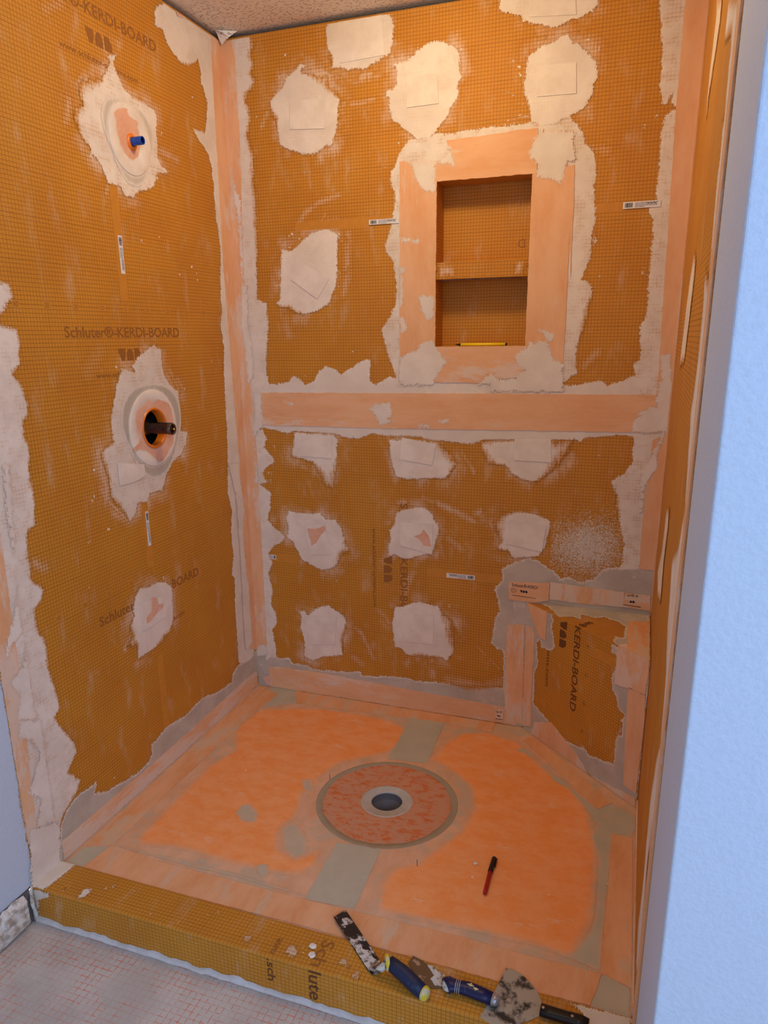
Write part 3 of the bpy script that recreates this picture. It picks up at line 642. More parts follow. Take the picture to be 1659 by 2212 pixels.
 {'s':'B','n':'trailing down left below the seam','p':[[0.2078,1.0486],[0.1964,0.9527],[0.2439,0.9485],[0.2834,0.9255],[0.2959,0.9013],[0.3147,0.8648],[0.3275,0.8468],[0.3673,0.8428],[0.3797,0.9299],[0.3855,1.021],[0.3733,1.0476]],'w':0.008,'op':1,'tone':0,'thin':0.15,'soft':[[0.322,0.884,0.06,0.04]],'under':1},
 {'s':'B','n':'middle one just below the seam','p':[[0.5757,1.0334],[0.5784,0.9806],[0.5874,0.9394],[0.6027,0.8984],[0.6491,0.8948],[0.7222,0.9015],[0.7762,0.9014],[0.7996,0.9201],[0.8225,0.956],[0.8043,0.9955],[0.7567,1.0338]],'w':0.004,'op':1,'tone':0,'thin':0.15,'soft':[[0.781,0.989,0.05,0.04]],'under':1},
 {'s':'B','n':'broad bowl shape right below the seam','p':[[0.8988,1.0386],[0.9057,0.9938],[0.9294,0.9608],[0.9522,0.9562],[0.9859,0.9577],[1.0092,0.9306],[1.049,0.91],[1.0822,0.9061],[1.1246,0.9308],[1.1658,0.966],[1.195,1.011],[1.203,1.0545]],'w':0.006,'op':1,'tone':0,'thin':0.15,'soft':[[1.17,0.988,0.07,0.05],[0.923,0.983,0.04,0.03]],'under':1},
 {'s':'B','n':'upper left of the low four','p':[[0.1729,0.7529],[0.2145,0.7459],[0.2628,0.746],[0.304,0.752],[0.3236,0.731],[0.364,0.7306],[0.3802,0.7095],[0.3961,0.6786],[0.4085,0.641],[0.4245,0.61],[0.4077,0.6085],[0.387,0.5871],[0.362,0.5453],[0.3307,0.5291],[0.2959,0.5257],[0.2617,0.5425],[0.2202,0.5588],[0.2008,0.5972],[0.1878,0.6227],[0.1607,0.647],[0.1697,0.6873],[0.1608,0.7195]],'w':0.004,'op':1,'tone':0,'thin':0.15,'soft':[[0.374,0.612,0.04,0.03]],'under':1},
 {'s':'B','n':'upper middle with a bare pink spot','p':[[0.5927,0.7747],[0.6367,0.7899],[0.6985,0.7988],[0.7292,0.7839],[0.7447,0.7547],[0.7632,0.7317],[0.7576,0.6946],[0.7457,0.6566],[0.7367,0.6278],[0.6994,0.6214],[0.6555,0.6017],[0.6173,0.6014],[0.5949,0.6153],[0.5691,0.6034],[0.5694,0.6417],[0.5793,0.6741],[0.5731,0.705],[0.5924,0.7376]],'w':0.004,'op':1,'tone':0,'thin':0.15,'soft':[[0.567,0.767,0.04,0.03]],'under':1},
 {'s':'B','n':'beside the sprayed speckles','p':[[0.9354,0.7565],[0.9635,0.7821],[0.9914,0.8016],[1.042,0.8079],[1.0869,0.8023],[1.1487,0.7778],[1.1398,0.7367],[1.1311,0.6892],[1.1106,0.652],[1.0714,0.6455],[1.0203,0.6378],[1.0079,0.6608],[0.9615,0.6628],[0.9721,0.6938],[0.9596,0.7226]],'w':0.004,'op':1,'tone':0,'thin':0.15,'soft':[[0.959,0.746,0.06,0.05]],'under':1},
 {'s':'B','n':'lower left of the low four','p':[[0.193,0.3471],[0.2258,0.3544],[0.2395,0.3386],[0.2691,0.3664],[0.3015,0.3839],[0.3261,0.3868],[0.3604,0.3702],[0.3877,0.3529],[0.4009,0.327],[0.3931,0.2915],[0.385,0.2488],[0.3798,0.1848],[0.3336,0.1747],[0.2903,0.165],[0.2533,0.1417],[0.2102,0.1573],[0.2189,0.1909],[0.2137,0.2403],[0.201,0.2813],[0.2101,0.3246]],'w':0.004,'op':1,'tone':0,'thin':0.15,'soft':[[0.392,0.257,0.04,0.02]],'under':1},
 {'s':'B','n':'lower middle with torn right side','p':[[0.5905,0.4103],[0.6297,0.4182],[0.6684,0.439],[0.6876,0.4444],[0.7258,0.4389],[0.7636,0.4367],[0.7827,0.4066],[0.8205,0.3851],[0.8243,0.3465],[0.8257,0.2609],[0.7979,0.2235],[0.7659,0.2324],[0.7274,0.2201],[0.6885,0.2214],[0.6491,0.2227],[0.6162,0.2454],[0.5929,0.2491],[0.5866,0.3027],[0.5802,0.339],[0.5904,0.3837]],'w':0.004,'op':1,'tone':0,'thin':0.15,'soft':[[0.796,0.343,0.06,0.05],[0.708,0.224,0.04,0.03]],'under':1},
 {'s':'L','n':'around the shower outlet','p':[[-0.5789,2.1039],[-0.5418,2.1188],[-0.5543,2.1004],[-0.5656,2.0897],[-0.5588,2.0734],[-0.5319,2.0399],[-0.4938,2.0271],[-0.4449,2.0281],[-0.3952,2.0207],[-0.3874,1.9982],[-0.3971,1.9592],[-0.3945,1.9268],[-0.3991,1.8968],[-0.3866,1.8783],[-0.3455,1.8648],[-0.3668,1.8545],[-0.4102,1.8488],[-0.4271,1.8123],[-0.4596,1.7944],[-0.5046,1.7829],[-0.536,1.7617],[-0.5703,1.7604],[-0.593,1.7844],[-0.6385,1.7806],[-0.6507,1.8014],[-0.662,1.8257],[-0.6892,1.8426],[-0.7035,1.8616],[-0.7294,1.8776],[-0.7425,1.8994],[-0.7502,1.9186],[-0.7355,1.9397],[-0.7102,1.9566],[-0.7182,1.9756],[-0.7138,2.0011],[-0.6998,2.0172],[-0.6692,2.0293],[-0.6268,2.0358],[-0.6084,2.0555],[-0.5898,2.0753],[-0.5814,2.0887],[-0.6056,2.0904]],'w':0.005,'op':1,'tone':0,'thin':0.6,'soft':[[-0.687,2.026,0.06,0.04],[-0.751,1.915,0.04,0.03],[-0.359,1.905,0.03,0.02]],'under':0},
 {'s':'L','n':'down the corner from the ceiling','p':[[-0.3605,2.2716],[-0.3457,2.2959],[-0.3044,2.3221],[-0.2539,2.35],[-0.1466,2.3532],[0.0176,2.3478],[-0.0286,2.0235],[0.0047,1.2657],[-0.0145,0.17],[-0.0311,0.1325],[-0.1063,0.1384],[-0.1459,0.1627],[-0.1454,0.2151],[-0.1452,0.3124],[-0.1449,0.408],[-0.1329,0.5042],[-0.1534,0.5231],[-0.1335,0.5908],[-0.1388,0.6831],[-0.1224,0.7686],[-0.1421,0.8315],[-0.1277,0.9442],[-0.1201,1.0457],[-0.1165,1.1563],[-0.1131,1.2647],[-0.1027,1.3445],[-0.1152,1.4233],[-0.1026,1.465],[-0.098,1.5777],[-0.0829,1.6544],[-0.0883,1.7282],[-0.098,1.7667],[-0.0999,1.8625],[-0.1056,1.9274],[-0.1205,1.957],[-0.1956,2.0043],[-0.2069,2.0172],[-0.1307,2.0189],[-0.1055,2.1016],[-0.1148,2.1349],[-0.1339,2.1606],[-0.1335,2.1957],[-0.143,2.2231],[-0.1632,2.2043],[-0.2037,2.1903],[-0.2461,2.1841],[-0.2837,2.2015],[-0.3126,2.2167],[-0.3236,2.2449],[-0.361,2.2443]],'w':0.003,'op':1,'tone':0.1,'thin':0.2,'soft':[],'under':0},
 {'s':'L','n':'along the foot of the left wall','p':[[0.0259,0.1703],[-0.0555,0.1431],[-0.1467,0.1564],[-0.1899,0.1429],[-0.2056,0.1108],[-0.2512,0.1129],[-0.3167,0.1189],[-0.4074,0.1447],[-0.4881,0.1307],[-0.5446,0.1304],[-0.5364,0.1324],[-0.6198,0.1423],[-0.6619,0.1315],[-0.7072,0.1236],[-0.7075,0.0902],[-0.729,0.0761],[-0.7859,0.0709],[-0.8297,0.0785],[-0.8881,0.0899],[-0.9283,0.0969],[-0.9682,0.1198],[-0.9546,0.1539],[-0.9824,0.1502],[-1.0191,0.1559],[-1.0491,0.1518],[-1.0874,0.1364],[-1.1093,0.1107],[-1.1234,0.0505],[-1.1293,-0.0027],[-0.0137,0.009]],'w':0.003,'op':1,'tone':1,'thin':0.25,'soft':[],'under':0},
 {'s':'L','n':'around the shower valve','p':[[-0.591,1.3264],[-0.5672,1.3391],[-0.5032,1.365],[-0.4663,1.3507],[-0.4679,1.3136],[-0.4649,1.2808],[-0.4415,1.2463],[-0.395,1.2191],[-0.3942,1.1648],[-0.3906,1.1296],[-0.4042,1.096],[-0.3614,1.0858],[-0.3708,1.0511],[-0.4072,1.0153],[-0.4615,0.9983],[-0.4816,0.9766],[-0.503,0.9452],[-0.5193,0.9188],[-0.4906,0.9725],[-0.5227,0.9233],[-0.5869,0.9212],[-0.6019,0.8999],[-0.6502,0.9054],[-0.6625,0.8745],[-0.6943,0.8581],[-0.7173,0.8918],[-0.7471,0.9216],[-0.7695,0.949],[-0.7673,1.0024],[-0.7854,1.0497],[-0.788,1.0724],[-0.7723,1.0896],[-0.7314,1.0994],[-0.7327,1.1521],[-0.7138,1.2066],[-0.6876,1.2652],[-0.6578,1.3025],[-0.6044,1.2871],[-0.6157,1.3052]],'w':0.005,'op':1,'tone':0.25,'thin':0.5,'soft':[[-0.78,1.041,0.05,0.02],[-0.732,0.928,0.05,0.02]],'under':0},
 {'s':'L','n':'low block with a bare pink middle','p':[[-0.7082,0.6327],[-0.6831,0.6493],[-0.6383,0.6396],[-0.598,0.6419],[-0.5507,0.6266],[-0.5203,0.6007],[-0.5246,0.5425],[-0.5281,0.4889],[-0.5508,0.4536],[-0.5862,0.4458],[-0.5965,0.4337],[-0.6508,0.4293],[-0.6786,0.4305],[-0.7253,0.4296],[-0.7255,0.4765],[-0.7755,0.4872],[-0.7412,0.5188],[-0.7512,0.548],[-0.7251,0.5733],[-0.7205,0.6019]],'w':0.005,'op':1,'tone':0,'thin':0.1,'soft':[[-0.75,0.507,0.05,0.03],[-0.595,0.444,0.05,0.02]],'under':1},
 {'s':'L','n':'down the front edge of the left wall','p':[[-1.13,2.31],[-1.125,2.1],[-1.135,1.9],[-1.12,1.75],[-1.09,1.66],[-1.0505,1.5121],[-1.0244,1.5069],[-1.0162,1.4764],[-1.0549,1.4406],[-1.0665,1.4267],[-1.0684,1.4164],[-1.0198,1.4064],[-1.0155,1.378],[-1.026,1.3208],[-1.0482,1.3037],[-1.0258,1.2698],[-1.018,1.2322],[-1.0209,1.2026],[-1.0405,1.1896],[-1.0428,1.1637],[-1.0309,1.1203],[-1.0401,1.0833],[-1.0388,1.0212],[-1.0457,1.0528],[-1.0365,1.0198],[-1.041,0.9812],[-1.0468,0.9346],[-1.0739,0.9253],[-1.0827,0.8635],[-1.0789,0.8422],[-1.0853,0.8074],[-1.045,0.7693],[-1.0608,0.7409],[-1.0873,0.7251],[-1.0878,0.6789],[-1.0652,0.6267],[-1.071,0.5634],[-1.0593,0.5043],[-1.0488,0.4351],[-1.0725,0.4153],[-1.0422,0.3547],[-1.02,0.3198],[-1.0123,0.2809],[-1.03,0.2624],[-1.0547,0.2428],[-1.0127,0.1934],[-1.0324,0.1645],[-1.0883,0.1312],[-1.1111,0.1003],[-1.1286,0.001],[-1.135,0.004],[-1.218,0.004],[-1.224,0.2],[-1.219,0.5],[-1.226,0.7],[-1.221,1.0],[-1.226,1.3],[-1.221,1.75],[-1.224,2.31]],'w':0.012,'op':1,'tone':0,'thin':0.45,'soft':[],'under':0},
 {'s':'R','n':'upper narrow streak on the right wall','p':[[0.4478,2.0836],[0.4651,2.063],[0.5155,2.0029],[0.495,1.9591],[0.4747,1.9283],[0.4708,1.869],[0.5037,1.8234],[0.5392,1.815],[0.5423,1.8506],[0.6108,1.8891],[0.6579,1.9091],[0.7023,1.9405],[0.703,1.9783],[0.6892,1.9958]],'w':0.03,'op':0.85,'tone':0,'thin':0,'soft':[],'under':0},
 {'s':'R','n':'long mid streak on the right wall','p':[[0.5794,1.5556],[0.4985,1.5096],[0.453,1.4566],[0.4015,1.3603],[0.3678,1.2902],[0.6079,1.3075],[0.6467,1.3795],[0.6833,1.4635],[0.6846,1.529]],'w':0.035,'op':1,'tone':0,'thin':0,'soft':[],'under':0},
 {'s':'R','n':'along the front band of the right wall','p':[[0.8774,1.9274],[0.8997,1.9083],[0.9004,1.8744],[0.9012,1.8401],[1.0546,1.8047],[1.0773,1.765],[1.0803,1.7126],[1.0898,1.6845],[1.0476,1.6989],[1.0886,1.6435],[1.0728,1.5877],[1.0955,1.5243],[1.1215,1.4588],[1.0088,1.4866],[1.0552,1.4049],[1.0591,1.3244],[1.0191,1.237],[1.0674,1.1558],[1.1171,1.09],[1.1066,1.0808],[1.0574,1.0142],[0.8959,0.9427],[0.9477,0.8745],[0.9763,0.8146],[1.0789,0.7545],[1.1118,0.6475],[1.0487,0.5814],[0.9942,0.4629],[0.997,0.3756],[1.0317,0.2648],[1.0043,0.1466],[1.0989,0.09],[1.1779,0.1681],[1.1134,0.3743],[1.1789,0.5637],[1.2145,0.7145],[1.2776,0.8187],[1.2685,0.9296],[1.262,1.0102],[1.2556,1.0886],[1.2533,1.1864],[1.2453,1.2838],[1.2661,1.4001],[1.2583,1.488],[1.2882,1.5227],[1.2786,1.6241],[1.2401,1.7497],[1.1953,1.8119]],'w':0.03,'op':1,'tone':0,'thin':0,'soft':[],'under':0},
 {'s':'R','n':'lower left streak on the right wall','p':[[0.4518,0.954],[0.396,0.8272],[0.2251,0.7037],[0.4063,0.6783],[0.6156,0.7384],[0.5777,0.8341],[0.6211,0.9298],[0.591,0.98]],'w':0.035,'op':1,'tone':0,'thin':0,'soft':[],'under':0},
 {'s':'f','n':'on the bench face left side','p':[[0.0012,0.4979],[0.1089,0.5001],[0.1364,0.4867],[0.1293,0.4768],[0.1381,0.4647],[0.1296,0.4391],[0.1422,0.4132],[0.1503,0.3781],[0.1363,0.3535],[0.0826,0.3443],[0.075,0.3728],[0.0598,0.3514],[0.0692,0.2994],[0.0752,0.2941],[0.0711,0.2724],[0.0569,0.2342],[0.0594,0.1987],[0.0589,0.1244],[0.1117,0.104],[0.1681,0.0868],[0.1954,0.0804],[0.2075,0.0624],[0.2229,0.0664],[0.2679,0.0818],[0.3319,0.0833],[0.2126,0.0601],[0.2481,0.0803],[0.3192,0.0844],[0.3423,0.0691],[0.3712,0.0779],[0.3997,0.0834],[0.4428,0.0972],[0.4424,0.1401],[0.4441,0.2],[0.4666,0.2066],[0.4623,0.2478],[0.4424,0.1767],[0.4441,0.2031],[0.4654,0.2067],[0.4567,0.249],[0.4711,0.2738],[0.4402,0.2839],[0.4326,0.3159],[0.4132,0.3356],[0.4049,0.3745],[0.4157,0.3966],[0.4236,0.445],[0.4144,0.4515],[0.3975,0.4483],[0.3986,0.4799],[0.4869,0.4735],[0.55,0.4724],[0.5475,0.4944],[0.5496,0.2909],[0.5456,0.0999],[0.5447,-0.0284],[0.0535,-0.0149],[0.009,-0.0143]],'w':0.003,'op':1,'tone':1,'thin':0.2,'soft':[],'under':0},
 {'s':'t','n':'on the bench top','p':[[1.0755,0.0405],[1.1553,-0.0279],[1.1957,-0.1078],[1.2488,-0.0957],[1.2704,-0.1133],[1.2666,-0.0649],[1.3183,-0.0832],[1.3371,-0.0623],[1.3614,-0.084],[1.3813,-0.092],[1.4051,-0.1315],[1.4038,-0.1996],[1.4015,-0.2264],[1.3795,-0.2163],[1.3724,-0.2698],[1.4369,-0.3452],[1.4786,-0.3843],[1.4782,0.0545],[1.2394,0.0534]],'w':0.003,'op':1,'tone':1,'thin':0.15,'soft':[],'under':0},
]
SQUARES = [
 {'s':'B','n':'topmost of the back wall','p':[[0.4219,2.3269],[0.5643,2.3234],[0.574,2.209],[0.4242,2.204]]},
 {'s':'B','n':'star shaped with four sided lump','p':[[0.2459,2.1199],[0.3696,2.1094],[0.3668,2.0257],[0.2418,2.0349]]},
 {'s':'B','n':'tall and broad above the niche','p':[[0.6437,2.1423],[0.7389,2.1405],[0.745,2.059],[0.6437,2.0579]]},
 {'s':'B','n':'cut by the top of the photo','p':[[1.0049,2.301],[1.1351,2.2849],[1.1401,2.2398],[1.0095,2.2511]]},
 {'s':'B','n':'round with ragged upper edge','p':[[1.027,2.125],[1.1471,2.1215],[1.1518,2.0429],[1.0402,2.0461]]},
 {'s':'B','n':'leaning oval left of the niche','p':[[0.2602,1.6289],[0.367,1.5684],[0.3213,1.5048],[0.2258,1.5706]]},
 {'s':'B','n':'trailing down left below the seam','p':[[0.2376,1.0373],[0.36,1.0382],[0.3575,0.9564],[0.2342,0.9605]]},
 {'s':'B','n':'middle one just below the seam','p':[[0.6248,1.0409],[0.748,1.022],[0.7338,0.9491],[0.6185,0.9645]]},
 {'s':'B','n':'broad bowl shape right below the seam','p':[[1.0129,1.0508],[1.1318,1.0548],[1.1358,0.9768],[1.0157,0.9787]]},
 {'s':'B','n':'upper left of the low four','p':[[0.2334,0.7019],[0.323,0.7117],[0.3464,0.5933],[0.2599,0.5857]]},
 {'s':'B','n':'upper middle with a bare pink spot','p':[[0.6177,0.7394],[0.7388,0.739],[0.7367,0.6278],[0.6175,0.652]]},
 {'s':'B','n':'beside the sprayed speckles','p':[[1.0038,0.7732],[1.1304,0.7592],[1.1209,0.6707],[0.9954,0.6897]]},
 {'s':'B','n':'lower left of the low four','p':[[0.2249,0.3334],[0.3598,0.3461],[0.3493,0.2264],[0.2344,0.2145]]},
 {'s':'B','n':'lower middle with torn right side','p':[[0.6231,0.3876],[0.7451,0.3988],[0.743,0.2829],[0.6229,0.2803]]},
 {'s':'L','n':'low block with a bare pink middle','p':[[-0.6935,0.6074],[-0.5655,0.5837],[-0.5719,0.5135],[-0.6935,0.51]]},
 {'s':'L','n':'flap under the valve seal','p':[[-0.7243,1.0404],[-0.7249,0.9735],[-0.6542,0.9732],[-0.6043,0.9831],[-0.6066,1.0168]]},
]
FLOOR_FIELDS = [
 {'kind':'orange','n':'left','p':[[0.0679,-0.3173],[0.0985,-0.1774],[0.1959,-0.1335],[0.334,-0.0917],[0.4856,-0.0874],[0.6203,-0.1017],[0.6963,-0.1436],[0.7026,-0.2735],[0.6728,-0.3359],[0.5493,-0.4308],[0.5135,-0.5413],[0.534,-0.6511],[0.5026,-0.6239],[0.5317,-0.7356],[0.5126,-0.7985],[0.5415,-0.8738],[0.6001,-0.8942],[0.6536,-0.8256],[0.6756,-0.9074],[0.6448,-0.959],[0.5731,-0.9797],[0.4492,-0.9842],[0.3572,-0.9765],[0.2516,-0.976],[0.1624,-1.0021],[0.1246,-0.973],[0.1236,-0.8847],[0.1217,-0.713],[0.1201,-0.5744],[0.1498,-0.4736]],'w':0.03,'op':1},
 {'kind':'orange','n':'right','p':[[0.8361,-0.1809],[0.8837,-0.0985],[0.9787,-0.0669],[1.0836,-0.0985],[1.1977,-0.2427],[1.2934,-0.3196],[1.358,-0.4455],[1.3894,-0.6268],[1.3912,-0.8705],[1.354,-1.0069],[1.3122,-1.0033],[1.2586,-0.9977],[1.0941,-1.0024],[0.8983,-1.0149],[0.8688,-1.0007],[0.8474,-0.9048],[0.8655,-0.843],[0.9196,-0.8055],[0.995,-0.6356],[1.0078,-0.54],[0.975,-0.4265],[0.8796,-0.3492],[0.8138,-0.3129]],'w':0.03,'op':1},
 {'kind':'grey','n':'upper channel','p':[[0.6745,-0.0248],[0.8039,-0.0006],[0.817,-0.3413],[0.6846,-0.3561]],'w':0.001,'op':1},
 {'kind':'grey','n':'lower channel','p':[[0.6845,-0.8047],[0.8126,-0.7861],[0.8222,-1.0247],[0.6895,-1.0318]],'w':0.001,'op':1},
 {'kind':'grey','n':'left edge','p':[[0.073,0.0292],[0.2912,0.0067],[0.2187,-0.0985],[0.0985,-0.1774],[0.0719,-0.3407],[0.0897,-0.5549],[0.0892,-0.8374],[0.086,-0.9645],[0.1027,-1.0264],[0.1133,-1.0591],[0.0779,-1.1101],[0.0055,-1.1308],[0.0128,-1.0506],[0.0899,-1.0163],[0.0822,-0.5574],[0.0712,-0.4357],[0.0344,-0.078]],'w':0.008,'op':1},
 {'kind':'grey','n':'left corner','p':[[0.0076,-1.1302],[0.014,-1.0509],[0.106,-1.0198],[0.1172,-1.0953],[0.1057,-1.1257],[0.069,-1.1329]],'w':0.003,'op':1},
 {'kind':'grey','n':'right side','p':[[1.0741,-0.157],[1.1175,-0.1425],[1.1627,-0.1899],[1.2244,-0.2636],[1.2744,-0.3135],[1.3191,-0.3617],[1.3615,-0.4076],[1.4091,-0.3669],[1.4782,-0.4116],[1.4794,-0.4932],[1.4077,-0.5174],[1.3659,-0.4774],[1.3345,-0.4167],[1.2764,-0.3343],[1.2265,-0.3077],[1.2102,-0.2455],[1.1643,-0.2016],[1.1128,-0.1757]],'w':0.006,'op':1},
 {'kind':'grey','n':'right edge','p':[[1.408,-0.3755],[1.475,-0.4095],[1.4718,-0.5246],[1.4195,-0.5255],[1.4156,-0.7629],[1.4119,-1.0214],[1.3397,-1.0032],[1.3764,-0.9164],[1.3879,-0.8638],[1.3862,-0.6497],[1.3599,-0.5456],[1.3753,-0.4614]],'w':0.012,'op':1},
 {'kind':'grey','n':'front right corner','p':[[1.4158,-1.0201],[1.4771,-1.045],[1.4751,-1.1264],[1.3946,-1.117]],'w':0.004,'op':1},
 {'kind':'grey','n':'front seam','p':[[0.106,-1.0198],[0.1108,-1.0099],[0.3194,-1.0113],[0.4889,-1.0068],[0.6879,-1.0172],[0.692,-1.026],[0.4959,-1.019],[0.3278,-1.0239]],'w':0.006,'op':0.7},
 {'kind':'grey','n':'blots','p':[[0.5066,-0.7993],[0.5223,-0.7582],[0.5628,-0.7803],[0.6038,-0.8181],[0.6201,-0.8781],[0.6008,-0.9082],[0.555,-0.8841]],'w':0.015,'op':0.8},
 {'kind':'grey','n':'blot a','p':[[0.3381,-0.7453],[0.3608,-0.723],[0.4119,-0.7585],[0.4225,-0.8009],[0.3862,-0.8131],[0.3431,-0.7817]],'w':0.015,'op':0.8},
 {'kind':'grey','n':'blot b','p':[[0.5135,-0.9571],[0.5421,-0.9474],[0.5628,-0.9817],[0.553,-0.9996],[0.5267,-0.9865]],'w':0.008,'op':0.8},
 {'kind':'grey','n':'blot c','p':[[0.2915,-1.0052],[0.3248,-1.0017],[0.3325,-1.0223],[0.3113,-1.0256]],'w':0.008,'op':0.8},
 {'kind':'grey','n':'blot d','p':[[0.3427,-0.9839],[0.3731,-0.9854],[0.3803,-1.0061],[0.3555,-0.9991]],'w':0.008,'op':0.8},
 {'kind':'grey','n':'blot e','p':[[0.4597,-0.5612],[0.4838,-0.5423],[0.5161,-0.5848],[0.5117,-0.6173],[0.4798,-0.597]],'w':0.012,'op':0.6},
]
STRIPS = [
 {'s':'F','n':'along the left wall','p':[[0.0178,-1.0489],[0.0871,-1.0068],[0.09,-0.5697],[0.1142,-0.0517],[-0.0051,-0.0053]],'st':0.55},
 {'s':'F','n':'along the back wall','p':[[0.1711,0.0008],[0.9854,0.005],[0.9838,-0.0754],[0.7874,-0.0607],[0.2187,-0.0985]],'st':0.6},
 {'s':'F','n':'along the bench','p':[[1.0997,-0.0897],[1.1323,-0.0573],[1.412,-0.3684],[1.3702,-0.4145]],'st':0.55},
 {'s':'F','n':'along the right wall','p':[[1.4166,-0.5179],[1.4718,-0.5205],[1.479,-1.0444],[1.4121,-1.024],[1.4156,-0.7629]],'st':0.3},
 {'s':'F','n':'along the curb','p':[[0.0835,-1.0233],[0.106,-1.0198],[0.2324,-1.0345],[0.696,-1.0347],[1.0958,-1.0242],[1.2629,-1.0284],[1.4158,-1.0245],[1.3972,-1.1179],[1.2757,-1.1196],[1.0352,-1.1201],[0.7332,-1.115],[0.069,-1.1321]],'st':0.4},
 {'s':'f','n':'up the right of the bench face','p':[[0.4773,0.3728],[0.5418,0.3726],[0.5496,0.2909],[0.5405,0.0449],[0.4906,0.0513],[0.4804,0.2567]],'st':0.2},
 {'s':'f','n':'top right of the bench face','p':[[0.4269,0.4753],[0.5505,0.4677],[0.5464,0.4874],[0.5415,0.3758],[0.4217,0.3588],[0.4236,0.445]],'st':0.7},
 {'s':'t','n':'on the right of the bench top','p':[[1.4137,-0.0864],[1.4795,-0.0652],[1.4772,-0.3774],[1.4156,-0.3049]],'st':0.8},
 {'s':'f','n':'along the foot of the bench face','p':[[0.0696,0.0539],[0.1522,0.0947],[0.2738,0.046],[0.3488,-0.0005],[0.5383,0.0304],[0.5437,-0.0191],[0.0555,-0.0062]],'st':0.8},
 {'s':'f','n':'pink triangle on the bench face','p':[[0.0012,0.4979],[0.1041,0.4929],[0.1046,0.38],[0.0685,0.3861],[0.0559,0.405],[0.0055,0.4778]],'st':0.3},
 {'s':'B','n':'upright at the left of the bench','p':[[1.0129,0.3926],[1.0721,0.4],[1.0762,0.2577],[1.0807,0.0137],[1.017,0.0088],[1.0117,0.2663]],'st':0.55},
 {'s':'f','n':'upright fold left on the bench face','p':[[-0.0111,0.397],[0.0278,0.4029],[0.0461,0.3858],[0.0508,0.2788],[0.0468,0.2544],[0.0468,0.1312],[0.0539,0.0297],[0.0044,0.0093]],'st':0.6},
 {'s':'B','n':'behind the bench top','p':[[1.1531,0.5659],[1.3946,0.5547],[1.3953,0.5231],[1.4765,0.5026],[1.4747,0.5042],[1.2499,0.5011],[1.1545,0.5039]],'st':0.75},
]
BARE = [
 {'s':'L','n':'low block','p':[[-0.6357,0.6052],[-0.6056,0.5922],[-0.6009,0.5695],[-0.5765,0.5662],[-0.5796,0.546],[-0.6132,0.5423],[-0.6392,0.5308],[-0.6681,0.5235],[-0.672,0.5484],[-0.6429,0.5584]],'w':0.004},
 {'s':'B','n':'upper left block','p':[[0.2467,0.6898],[0.2812,0.6892],[0.3227,0.7052],[0.3289,0.6863],[0.3077,0.6652],[0.2859,0.6308],[0.2646,0.6159],[0.2589,0.6483]],'w':0.004},
 {'s':'B','n':'upper middle block','p':[[0.6648,0.6903],[0.6928,0.7018],[0.7051,0.7212],[0.7238,0.6981],[0.7365,0.6558],[0.7055,0.6563],[0.6867,0.6796]],'w':0.004},
 {'s':'L','n':'ceiling corner','p':[[-0.258,2.3227],[-0.2179,2.3224],[-0.185,2.3214],[-0.2112,2.3125],[-0.2449,2.3031]],'w':0.004},
 {'s':'B','n':'corner foot','p':[[0.0237,0.0376],[0.0634,0.0601],[0.0697,0.0372],[0.0605,0.0094],[0.0413,0.0102]],'w':0.004},
 {'s':'L','n':'outlet flange','p':[[-0.5903,1.9655],[-0.5735,1.9792],[-0.5479,1.9889],[-0.5234,1.9885],[-0.5302,1.9813],[-0.5221,1.9723],[-0.4935,1.9691],[-0.4847,1.9623],[-0.4903,1.952],[-0.4842,1.9398],[-0.4836,1.9059],[-0.4984,1.8754],[-0.5246,1.8601],[-0.5437,1.8619],[-0.5592,1.8722],[-0.5753,1.8888],[-0.5828,1.9112],[-0.5856,1.9387],[-0.5902,1.9548]],'w':0.004},
 {'s':'L','n':'valve flange','p':[[-0.5581,1.2086],[-0.5327,1.1966],[-0.5149,1.2036],[-0.4596,1.1906],[-0.4451,1.1686],[-0.4389,1.1296],[-0.4492,1.0601],[-0.4831,1.0329],[-0.5097,1.0123],[-0.5388,1.0099],[-0.5582,1.0303],[-0.5927,1.0558],[-0.6186,1.0612],[-0.6451,1.0585],[-0.6504,1.074],[-0.6258,1.0822],[-0.6127,1.0986],[-0.6245,1.1231],[-0.6306,1.1499],[-0.6184,1.1778],[-0.5818,1.1941]],'w':0.004},
]
